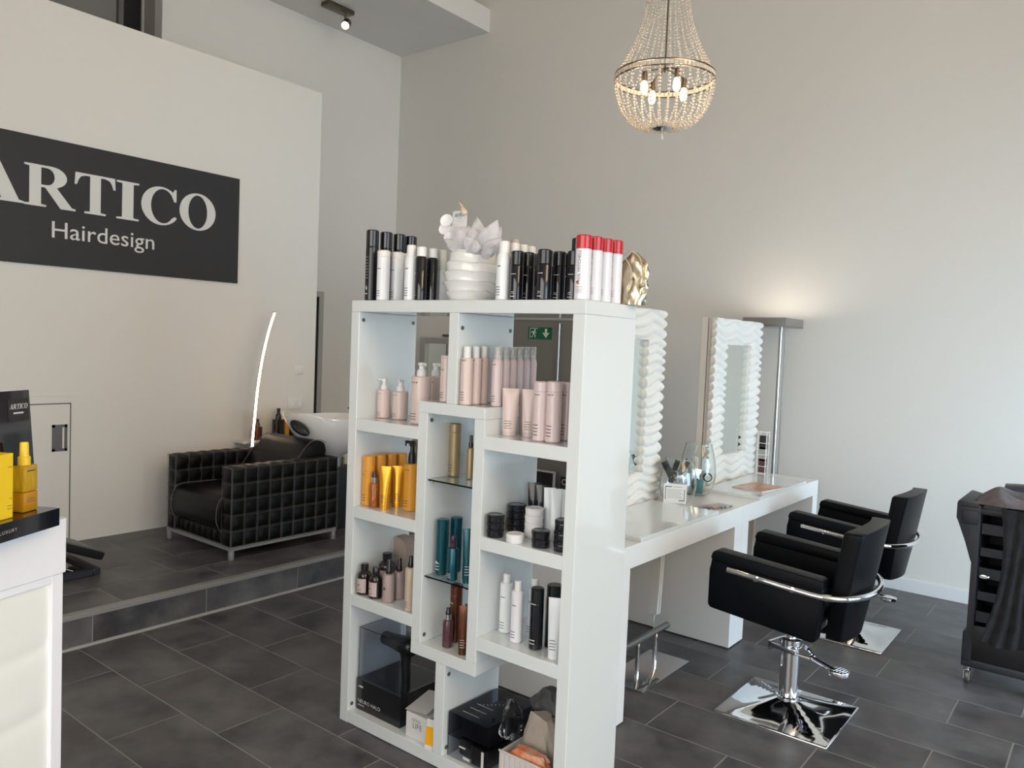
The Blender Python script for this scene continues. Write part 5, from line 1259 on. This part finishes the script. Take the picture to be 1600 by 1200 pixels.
def cloth_sheet(pts_fn, nu, nv, th=.006):
    bm = bmesh.new(); G = [[bm.verts.new(pts_fn(i/nu, j/nv)) for j in range(nv+1)] for i in range(nu+1)]
    for i in range(nu):
        for j in range(nv): bm.faces.new((G[i][j], G[i+1][j], G[i+1][j+1], G[i][j+1]))
    bmesh.ops.solidify(bm, geom=bm.faces[:], thickness=th); return bm
def drape(u, v):                                       # hangs down the trolley front, gathered
    x = TX+.155+.19*u*(1-.25*math.sin(PI*min(1, v*1.2))*.5); z = .900-.655*v-.02*math.sin(PI*u)*v
    x = TX+.25+(x-TX-.25)*(1-.30*math.sin(PI*v))-.05*v*v+.02
    y = TY-.022-.018*abs(math.sin(PI*3*u+v*1.4))*(.3+v)-.012*math.sin(PI*v)
    return (x, y, z)
o = tag(obj('towel', cloth_sheet(drape, 40, 30), 'towel_dark', None, 60), 'dark grey towel hanging gathered down the trolley front', 'towel')
def topcloth(u, v):
    w = (math.sin(PI*u)*math.sin(PI*v))**.45 if 0 < u < 1 and 0 < v < 1 else 0.0
    m = .030+.062*math.exp(-((u-.26)/.17)**2)+.016*math.sin(9*u+4*v)+.010*math.sin(17*v-6*u)
    return (TX+.050+.36*u+.010*math.sin(7*v), TY-.012+.32*v+.008*math.sin(11*u), .9065+w*m)
tag(obj('towel', cloth_sheet(topcloth, 48, 32), 'towel_mauve', None, 60), 'mauve grey towel heaped on top of the trolley', 'towel')
bm = bmesh.new(); rings = []
for k in range(9):
    u = k/8; rings.append([(TX+.16+.26*u, TY+.22+.045*math.cos(2*PI*i/14), .972+.022*math.sin(2*PI*i/14)+.008*math.sin(PI*u)) for i in range(14)])
loft(bm, rings); tag(obj('rolled_towel', bm, 'towel_dark', None, 60), 'rolled black towel at the back of the trolley top', 'towel')

# ------------------------------------------------------------------ tufted washing armchair
AX0, AX1, AY0, AY1 = -5.115, -4.335, 2.735, 3.565
t = thing('washing_armchair', 'black tufted leather armchair with pale stitching in front of the wash basin', 'armchair', ((AX0+AX1)/2, (AY0+AY1)/2, ZP))
def aw(name, bm, m, sm=50): return obj(name, bm, m, t, sm, world=True)
def pillow_box(x0, x1, y0, y1, z0, z1, nx, ny, nz, b, sub=5):
    """box whose faces are quilted into puffed cells; returns mesh and the seam lines"""
    bm = bmesh.new()
    def face(org, du, dv, nrm, nu, nv):
        N, Mv = nu*sub, nv*sub; G = []
        for i in range(N+1):
            row = []
            for j in range(Mv+1):
                u, v = (i/sub) % 1.0, (j/sub) % 1.0
                e = b*(1-abs(2*u-1)**3.0)*(1-abs(2*v-1)**3.0)
                row.append(bm.verts.new(org+du*(i/N)+dv*(j/Mv)+nrm*e))
            G.append(row)
        for i in range(N):
            for j in range(Mv): bm.faces.new((G[i][j], G[i+1][j], G[i+1][j+1], G[i][j+1]))
    V = Vector; X, Y, Z = V((x1-x0, 0, 0)), V((0, y1-y0, 0)), V((0, 0, z1-z0)); o = V((x0, y0, z0))
    face(o, X, Z, V((0, -1, 0)), nx, nz); face(o+Y, X, Z, V((0, 1, 0)), nx, nz)
    face(o, Y, Z, V((-1, 0, 0)), ny, nz); face(o+X, Y, Z, V((1, 0, 0)), ny, nz)
    face(o, X, Y, V((0, 0, -1)), nx, ny); face(o+Z, X, Y, V((0, 0, 1)), nx, ny)
    bmesh.ops.remove_doubles(bm, verts=bm.verts, dist=.0004); return bm
def seams(x0, x1, y0, y1, z0, z1, nx, ny, nz, sides=('x1',), off=.0045):
    bm = bmesh.new(); r = .0009
    for i in range(ny+1):
        y = y0+(y1-y0)*i/ny
        for d in (-off, off):
            if 'x1' in sides: tube(bm, [(x1+.001, y+d, z0), (x1+.001, y+d, z1)], r, 4)
            if 'x0' in sides: tube(bm, [(x0-.001, y+d, z0), (x0-.001, y+d, z1)], r, 4)
            if 'z1' in sides: tube(bm, [(x0, y+d, z1+.001), (x1, y+d, z1+.001)], r, 4)
    for k in range(nz+1):
        z = z0+(z1-z0)*k/nz
        for d in (-off, off):
            if 'x1' in sides: tube(bm, [(x1+.001, y0, z+d), (x1+.001, y1, z+d)], r, 4)
            if 'x0' in sides: tube(bm, [(x0-.001, y0, z+d), (x0-.001, y1, z+d)], r, 4)
            if 'y0' in sides: tube(bm, [(x0, y0-.001, z+d), (x1, y0-.001, z+d)], r, 4)
    if 'y0' in sides:
        for i in range(nx+1):
            x = x0+(x1-x0)*i/nx; tube(bm, [(x, y0-.001, z0), (x, y0-.001, z1)], r, 4)
    return bm
za, zb_ = ZP+.085, .752
aw('armrest', pillow_box(AX1-.105, AX1-.006, AY0+.004, AY1, za, zb_, 1, 9, 5, .012), 'leather_smooth'); aw('stitching', seams(AX1-.105, AX1+.004, AY0, AY1, za, zb_, 1, 9, 5, ('x1', 'y0', 'z1')), 'thread', 20)
aw('armrest', pillow_box(AX0+.006, AX0+.105, AY0+.004, AY1, za, zb_, 1, 9, 5, .012), 'leather_smooth'); aw('stitching', seams(AX0, AX0+.107, AY0, AY1, za, zb_, 1, 9, 5, ('x1', 'y0', 'z1')), 'thread', 20)
aw('back_panel', pillow_box(AX0+.11, AX1-.11, AY1-.10, AY1, za, .74, 6, 1, 5, .010), 'leather_smooth')
aw('front_skirt', pillow_box(AX0+.108, AX1-.108, AY0+.03, AY0+.12, za, za+.085, 8, 1, 1, .012), 'leather_smooth')
bm = bmesh.new(); xs0, xs1 = AX0+.112, AX1-.112
sec = [(AY0+.035, .335), (AY0-.005, .350), (AY0-.028, .40), (AY0-.026, .48), (AY0-.005, .535), (AY0+.05, .560), (AY0+.30, .555), (AY0+.64, .535), (AY0+.66, .50), (AY0+.66, .335)]
prism(bm, sec, xs0, xs1, 'x'); bevel(bm, .012, 3); aw('seat_cushion', bm, 'leather_smooth')
bm = bmesh.new()
for x in (xs0+.004, xs1-.004):
    bm = bmesh.new(); tube(bm, spline([(x, y, z) for y, z in ((AY0+.03, .335), (AY0-.008, .352), (AY0-.031, .41), (AY0-.027, .49), (AY0-.004, .541), (AY0+.05, .566), (AY0+.3, .561))], 5), .0022, 6); aw('piping', bm, 'thread')
bm = bmesh.new(); sec = [(AY0+.42, .54), (AY0+.58, .76), (AY0+.65, .835), (AY0+.70, .862), (AY0+.76, .865), (AY0+.81, .845), (AY0+.825, .79), (AY0+.78, .54)]
prism(bm, sec, xs0+.004, xs1-.004, 'x'); bevel(bm, .02, 3); aw('back_cushion', bm, 'leather_smooth')
bm = bmesh.new()
for x in (xs0+.006, xs1-.002):
    bm = bmesh.new(); tube(bm, spline([(x, y, z) for y, z in ((AY0+.43, .56), (AY0+.58, .762), (AY0+.65, .838), (AY0+.70, .865), (AY0+.76, .868), (AY0+.812, .846))], 5), .0022, 6); aw('piping', bm, 'thread')
bm = bmesh.new()
for a in ((AX0, AX1, AY0, AY0+.022), (AX0, AX1, AY1-.022, AY1), (AX0, AX0+.022, AY0+.022, AY1-.022), (AX1-.022, AX1, AY0+.022, AY1-.022)): box(bm, *a, ZP+.062, ZP+.084)
aw('steel_frame', bm, 'nosing_metal', None)
for x in (AX0+.002, AX1-.030):
    for y in (AY0+.002, AY1-.030): aw('leg', bbox(x, x+.028, y, y+.028, ZP+.0005, ZP+.062, .002, 1), 'nosing_metal')
# ------------------------------------------------------------------ wash basin behind the armchair
BX, BY = -4.70, 3.79
t = thing('wash_basin', 'white ceramic backwash basin with black neck rest behind the armchair', 'basin', (BX, BY, ZP))
bm = bmesh.new(); n = 40; prof = [(.30, .70), (.34, .705), (.55, .74), (.78, .82), (.93, .90), (1.0, .985), (.985, 1.0), (.93, .985), (.84, .90), (.66, .80), (.40, .75), (.20, .74)]
rings = []
for s, z in prof:
    row = []
    for i in range(n):
        a = 2*PI*i/n; x, y = math.cos(a), math.sin(a); lip = max(0, -y)**2.5*max(0, (z-.74)/.26)
        notch = math.exp(-(x/.22)**2)*(1 if y < 0 else 0)*max(0, (z-.86)/.14)
        row.append((.245*s*math.copysign(abs(x)**.8, x), .30*s*math.copysign(abs(y)**.85, y)-.10*lip, z-ZP+.060*lip-.055*notch))
    rings.append(row)
loft(bm, rings, True); obj('bowl', bm, 'ceramic', t, 60)
bm = bmesh.new(); lathe(bm, [(0, -.016), (.040, -.014), (.054, 0), (.040, .014), (0, .016)], 20, M=Matrix.Translation((.135, -.385, .775)) @ Matrix.Rotation(math.radians(52), 4, 'Z') @ Matrix.Rotation(math.radians(70), 4, 'X') @ Matrix.Rotation(math.radians(-38), 4, 'Z') @ Matrix.Diagonal((1.5, .75, 1, 1))); obj('neck_pad', bm, 'black_plastic', t)
bm = bmesh.new(); lathe(bm, [(.105, .455), (.105, .525), (.085, .53)], 24); obj('collar', bm, 'chrome', t)
bm = bmesh.new(); box(bm, -.15, .15, -.09, .15, 0, .455); bevel(bm, .01, 2); obj('pedestal', bm, 'trolley_plastic', t)
bm = bmesh.new(); tube(bm, spline([(.10, .16, .30), (.20, .14, .42), (.22, .10, .55), (.20, .08, .64)], 6), .010, 8); tube(bm, spline([(.05, .20, .38), (.16, .20, .42), (.25, .16, .53)], 6), .008, 8); obj('hose', bm, 'black_plastic', t)
bm = bmesh.new(); lathe(bm, [(.020, .80), (.022, .87), (.012, .885), (0, .886)], 16, .0, .255); tube(bm, [(0, .255, .872), (0, .16, .885)], .008, 8); obj('tap', bm, 'black_plastic', t)
# curved LED lamp
t = thing('led_floor_lamp', 'slim curved glowing LED floor lamp behind the tufted armchair', 'floor lamp', (-5.27, 3.505, ZP))
obj('base', bbox(-.09, .09, -.07, .09, 0, .012, .003), 'steel', t)
path = [onx(a, b, -5.27) for a, b in ((394, 740), (393.5, 697), (397, 655), (401.5, 610), (408, 567), (416, 530), (423.5, 503), (429, 487))]
pts = [(-5.27, path[0][1]-.005, ZP+.012)]+[(-5.27, p[1], p[2]) for p in path]
pts = [tuple(Vector(p)-Vector(t.location)) for p in pts]
sp_ = spline(pts, 6)
bm = bmesh.new(); rings = [[(p.x+a, p.y+b, p.z) for a, b in ((-.008, -.009), (.004, -.009), (.004, .009), (-.008, .009))] for p in sp_]; loft(bm, rings); obj('stem', bm, 'steel', t, 30)
bm = bmesh.new(); rings = [[(p.x+a, p.y+b, p.z) for a, b in ((.0045, -.008), (.010, -.007), (.010, .007), (.0045, .008))] for p in sp_[8:-1]]; loft(bm, rings); obj('light_strip', bm, 'led', t, 30)
# bottles on a narrow wall ledge behind the armchair
P = onx(405, 700, -5.36)
tag(obj('wall_ledge', bbox(XL, XL+.13, 3.44, 4.14, .745, .762, .002), 'wall_paint'), 'narrow white ledge on the sign wall behind the armchair', 'ledge')
for (cx, ty, w, m, mc, lb, kind) in ((402, 654, 14, 'bottle_copper', 'bronze', 'brown pump bottle beside the glowing LED lamp', 'p'), (434, 637, 18, 'bottle_brown', 'black_satin', 'black pump bottle left of the basin lip', 'p'), (446.5, 655, 10, 'bottle_orange', 'bottle_orange', 'orange cylinder bottle beside the black pump bottle', 'c'), (456, 662, 13, 'bottle_brown', 'black_satin', 'short dark bottle under the basin lip', 'c')):
    P = onx(cx, 690, -5.365); P[2] = .7626; r = w/2*depth(P)/FPX; h = z_at(cx, ty, P)-.762
    t = product('pump_bottle' if kind == 'p' else 'lotion_bottle', lb, 'bottle', P)
    if kind == 'p': pump(t, r, h*.62, h, m, mc, 2.5, None)
    else: can(t, r, h, .15, m, mc, 1.0, 0)
# tilted black board stand on the platform behind the desk
t = thing('folded_display', 'folded black menu board on a low frame lying on the platform', 'board', (-4.82, 1.83, ZP), math.radians(0))
Mb = Matrix.Translation((0, .24, .030)) @ Matrix.Rotation(math.radians(-24), 4, 'X')
bm = bmesh.new(); box(bm, -.20, .20, -.62, 0, .045, .095, Mb); bevel(bm, .012, 2); obj('top_board', bm, 'black_plastic', t)
bm = bmesh.new()
for a in ((-.20, .22, .20, .24), (-.20, .22, -.40, -.36), (-.20, -.16, -.36, .20), (.18, .22, -.36, .20)): box(bm, *a, .0, .040)
bevel(bm, .004, 1); obj('low_frame', bm, 'trolley_plastic', t)
obj('frame_panel', bbox(-.16, .18, -.36, .20, .012, .020, .001, 1), 'black_gloss', t)
bm = bmesh.new(); tube(bm, [(.19, .10, .04), (.19, -.14, .16)], .004, 8); obj('strut', bm, 'chrome', t)
# ------------------------------------------------------------------ pale framed mirror and posters seen through the shelf
Pa = ony(663, 527, YF-.03)
t = thing('wall_mirror', 'pale-framed mirror at the far wall seen through the shelf gap', 'mirror', (-5.50, YF-.04, .20))
for a in ((-.37, -.29, 0, 1.43), (.29, .37, 0, 1.43), (-.29, .29, 1.37, 1.43), (-.29, .29, 0, .06)): obj('frame_bar', bbox(a[0], a[1], -.03, .03, a[2], a[3], .003, 1), 'frame_grey', t, None)
obj('mirror_pane', bbox(-.29, .29, .0, .02, .06, 1.37, 0), 'mirror_glass', t, None)
bm = bmesh.new(); tube(bm, [(-.05, -.02, 1.455), (.40, -.02, 1.455)], .012, 8); obj('lamp_bar', bm, 'bronze', t)
Pp = onz(862, 800, .6)
t = thing('poster_frame', 'white framed dark poster leaning by the grey door seen behind the jars', 'poster', (-4.145, YF-.13, ZP), 0)
for a in ((-.115, -.10, 0, .285), (.10, .115, 0, .285), (-.10, .10, .27, .285), (-.10, .10, 0, .015)): obj('frame_bar', bbox(a[0], a[1], -.012, .012, a[2], a[3], .001, 1), 'card_grey', t, None)
obj('print_sheet', bbox(-.10, .10, 0, .006, .015, .27, 0), 'sign_black', t, None)
t = thing('poster_frame', 'black board with a white letter C beside the framed poster', 'poster', (-3.86, YF-.13, 0), 0)
obj('board', bbox(-.11, .11, 0, .012, 0, .425, .001, 1), 'sign_black', t, None)
me = text_mesh('C', .075, 0); me.transform(RotF @ Matrix.Translation((-.07, .375, .001))); obj('letter', me, 'print_white', t, None)

# ------------------------------------------------------------------ reception desk at the left edge
ang = math.atan2(.877-.704, -2.148+2.087)               # direction of the desk front, towards its far end
u = Vector((math.cos(ang), math.sin(ang), 0)); Dz = 1.10
corner = Vector((-2.148, .877, 0))
t = thing('reception_desk', 'white reception desk with quilted front panel at the left edge', 'desk', tuple(corner-u*.6), ang)
# local: +x along the front towards the far end, +y away from the camera side
def dw(name, bm, m, sm=None): return obj(name, bm, m, t, sm)
E2 = .6
dw('front_board', bbox(-1.0, E2, -.002, .60, .958, Dz, .0015, 1), 'desk_white')
dw('worktop', bbox(-1.0, E2+.002, -.003, .61, Dz, Dz+.0008, 0), 'desk_white')
dw('body', bbox(-1.0, E2-.004, .024, .60, 0, .957, .001, 1), 'desk_white')
dw('stile', bbox(E2-.036, E2-.003, .004, .024, 0, .957, .0015, 1), 'desk_white')
dw('rail', bbox(-1.0, E2-.036, .004, .024, .936, .957, .0015, 1), 'desk_white')
def quilt():
    bm = bmesh.new(); nx, nz = 60, 60; G = []
    for i in range(nx+1):
        row = []
        for k in range(nz+1):
            x = -1.0+(E2-.036+1.0)*i/nx; z = .936*k/nz; zz = z-.012*math.sin(2*PI*(x-.1)/.5)
            f = ((zz-.09) % .172)/.172
            row.append(bm.verts.new((x, .014+.006*(1-(1-abs(2*f-1)**6)), z)))
        G.append(row)
    for i in range(nx):
        for k in range(nz): bm.faces.new((G[i][k], G[i+1][k], G[i+1][k+1], G[i][k+1]))
    return bm
dw('quilted_panel', quilt(), 'desk_panel', 60)
# product display on the desk
ang2 = math.atan2(.832-.668, -2.074+1.979)
dc = Vector((-2.074, .832, Dz+.0012)); u2 = Vector((math.cos(ang2), math.sin(ang2), 0))
t = thing('product_display', 'glossy black display stand with ARTICO back card on the reception desk', 'display stand', tuple(dc-u2*.15), ang2)
obj('plinth', bbox(-.32, .15, 0, .125, 0, .044, .001, 1), 'black_gloss', t, None)
RotD = Matrix(((-1, 0, 0, 0), (0, 0, 1, 0), (0, 1, 0, 0), (0, 0, 0, 1)))
def front_text(parent, s, size, x, z, y, m, spacing=1.0):
    me = text_mesh(s, size, 0, 'CENTER', spacing); me.transform(RotF @ Matrix.Translation((x, z, -y))); obj('lettering', me, m, parent, None)
front_text(t, 'PURE LUXURY', .0115, -.035, .022, -.0006, 'label_blush', 1.3)
Mk = Matrix.Translation((.092, .075, .04)) @ Matrix.Rotation(math.radians(-5), 4, 'X')
bm = bmesh.new(); box(bm, -.32, .072, 0, .003, 0, .295, Mk); obj('back_card', bm, 'black_gloss', t, None)
tg = obj('label_strip', bbox(.0, .066, -.0008, -.0002, .22, .275, 0), 'sign_black', t, None); tg.matrix_local = Mk
hs = .0125
tot = sum(GLYPH[c][0]*hs*.8+hs*.05 for c in 'ARTICO')
glyph_word(t, 'ARTICO', hs, .033-tot/2, .250, -.0012, 'print_white', .8, .25, Mk @ RotF @ Matrix.Diagonal((1, 1, -1, 1)))
bm = bmesh.new(); box(bm, .016, .048, -.0014, -.0009, .238, .242, Mk); obj('print', bm, 'print_white', t, None)
P = onz(37, 801, Dz+.0452); d = math.hypot(P[0], P[1]); P = P*np.array([1+.022/d, 1+.022/d, 1])
t = thing('oil_bottle', 'clear bottle of yellow hair oil with yellow cap on the black display', 'bottle', (P[0], P[1], Dz+.0458), ang2)
s = .0235
obj('oil_lower', bbox(-s, s, -s*.8, s*.8, 0, .048, .003, 2), 'oil_amber', t); obj('oil_upper', bbox(-s, s, -s*.8, s*.8, .0482, .112, .004, 2), 'oil_yellow', t)
bm = bmesh.new(); lathe(bm, [(.0140, .1125), (.0140, .132), (.0105, .134), (.0095, .166), (.008, .168), (0, .168)], 20); obj('cap', bm, 'cap_yellow', t)
bm = bmesh.new()
for z in (.030, .024, .098): box(bm, -.012, .014, -s*.8-.0006, -s*.8-.0001, z, z+(.0012 if z < .09 else .003))
obj('print', bm, 'print_dark', t, None)
P = onz(2, 812, Dz+.0452); d = math.hypot(P[0], P[1]); P = P*np.array([1+.015/d, 1+.015/d, 1])
t = thing('oil_carton', 'tall bright yellow carton cut off by the left edge of the photo', 'box', (P[0]+.004, P[1]-.006, Dz+.0458), ang2)
obj('carton_body', bbox(-.022, .022, -.017, .017, 0, .152, .001, 1), 'carton_yellow', t, None)
bm = bmesh.new()
for z, w in ((.022, .014), (.029, .014), (.046, .008), (.120, .012)): box(bm, .018-w, .018, -.0176, -.0171, z, z+.0012)
obj('print', bm, 'print_dark', t, None)

# ------------------------------------------------------------------ small pieces belong to the part they sit on
def sub(c, p):
    m = p.matrix_basis.inverted() @ c.matrix_basis
    c.parent = p; c.matrix_basis = m
OWN = {'print': ('body', 'tube_body', 'carton_body', 'carton', 'card', 'clear_cover', 'back_card', 'oil_lower'), 'paper_label': ('body',), 'clear_cap': ('pump_collar',), 'pump_head': ('pump_collar',), 'spray_cap': ('collar',),
       'stitch': ('backrest',), 'bar_bolt': ('wrap_bar',), 'drawer_knob': ('drawer',), 'lens': ('lamp_head',), 'rocker': ('plate',), 'socket_face': ('plate',), 'letter': ('board', 'card', 'back_card'),
       'lettering': ('board', 'carton', 'carton_body', 'plinth'), 'recessed_pull': ('panel',), 'orange_field': ('card',), 'corner_marks': ('card',), 'cable': ('duct',), 'woven_strip': ('basket_wall',), 'label_strip': ('back_card',),
       'white_lid': ('tin_body',), 'shell_tip': ('shell_body',), 'foot_pedal': ('pedal_lever',), 'knot': ('drawstring',), 'arrow': ('sign_plate',), 'running_figure': ('sign_plate',), 'screw_cover': ('side_panel',), 'light_tube': ('lamp_head',)}
SEQ = {'bulb': 'bulb_socket', 'caster_wheel': 'caster_fork', 'stitching': 'armrest', 'arm_pad': 'armrest'}
def stem(o): return o.name.split('.')[0]
for root in [o for o in C.objects if o.parent is None and o.children]:
    kids = list(root.children); by = {}
    for c in kids: by.setdefault(stem(c), []).append(c)
    for c in kids:
        n = stem(c)
        if n in OWN:
            for w in OWN[n]:
                if w in by: sub(c, by[w][0] if n != 'arrow' else by[w][-1]); break
    for n, w in SEQ.items():
        if n in by and w in by:
            for a, b in zip(by[n], by[w]): sub(a, b)
    if 'piping' in by:
        for a, b in zip(by['piping'], by['seat_cushion']*2+by['back_cushion']*2): sub(a, b)
for o in C.objects:                                    # fine print and thread: too small to pick apart
    if o.parent is not None and stem(o) in ('print', 'stitching', 'pin', 'corner_marks'): o['kind'] = 'stuff'
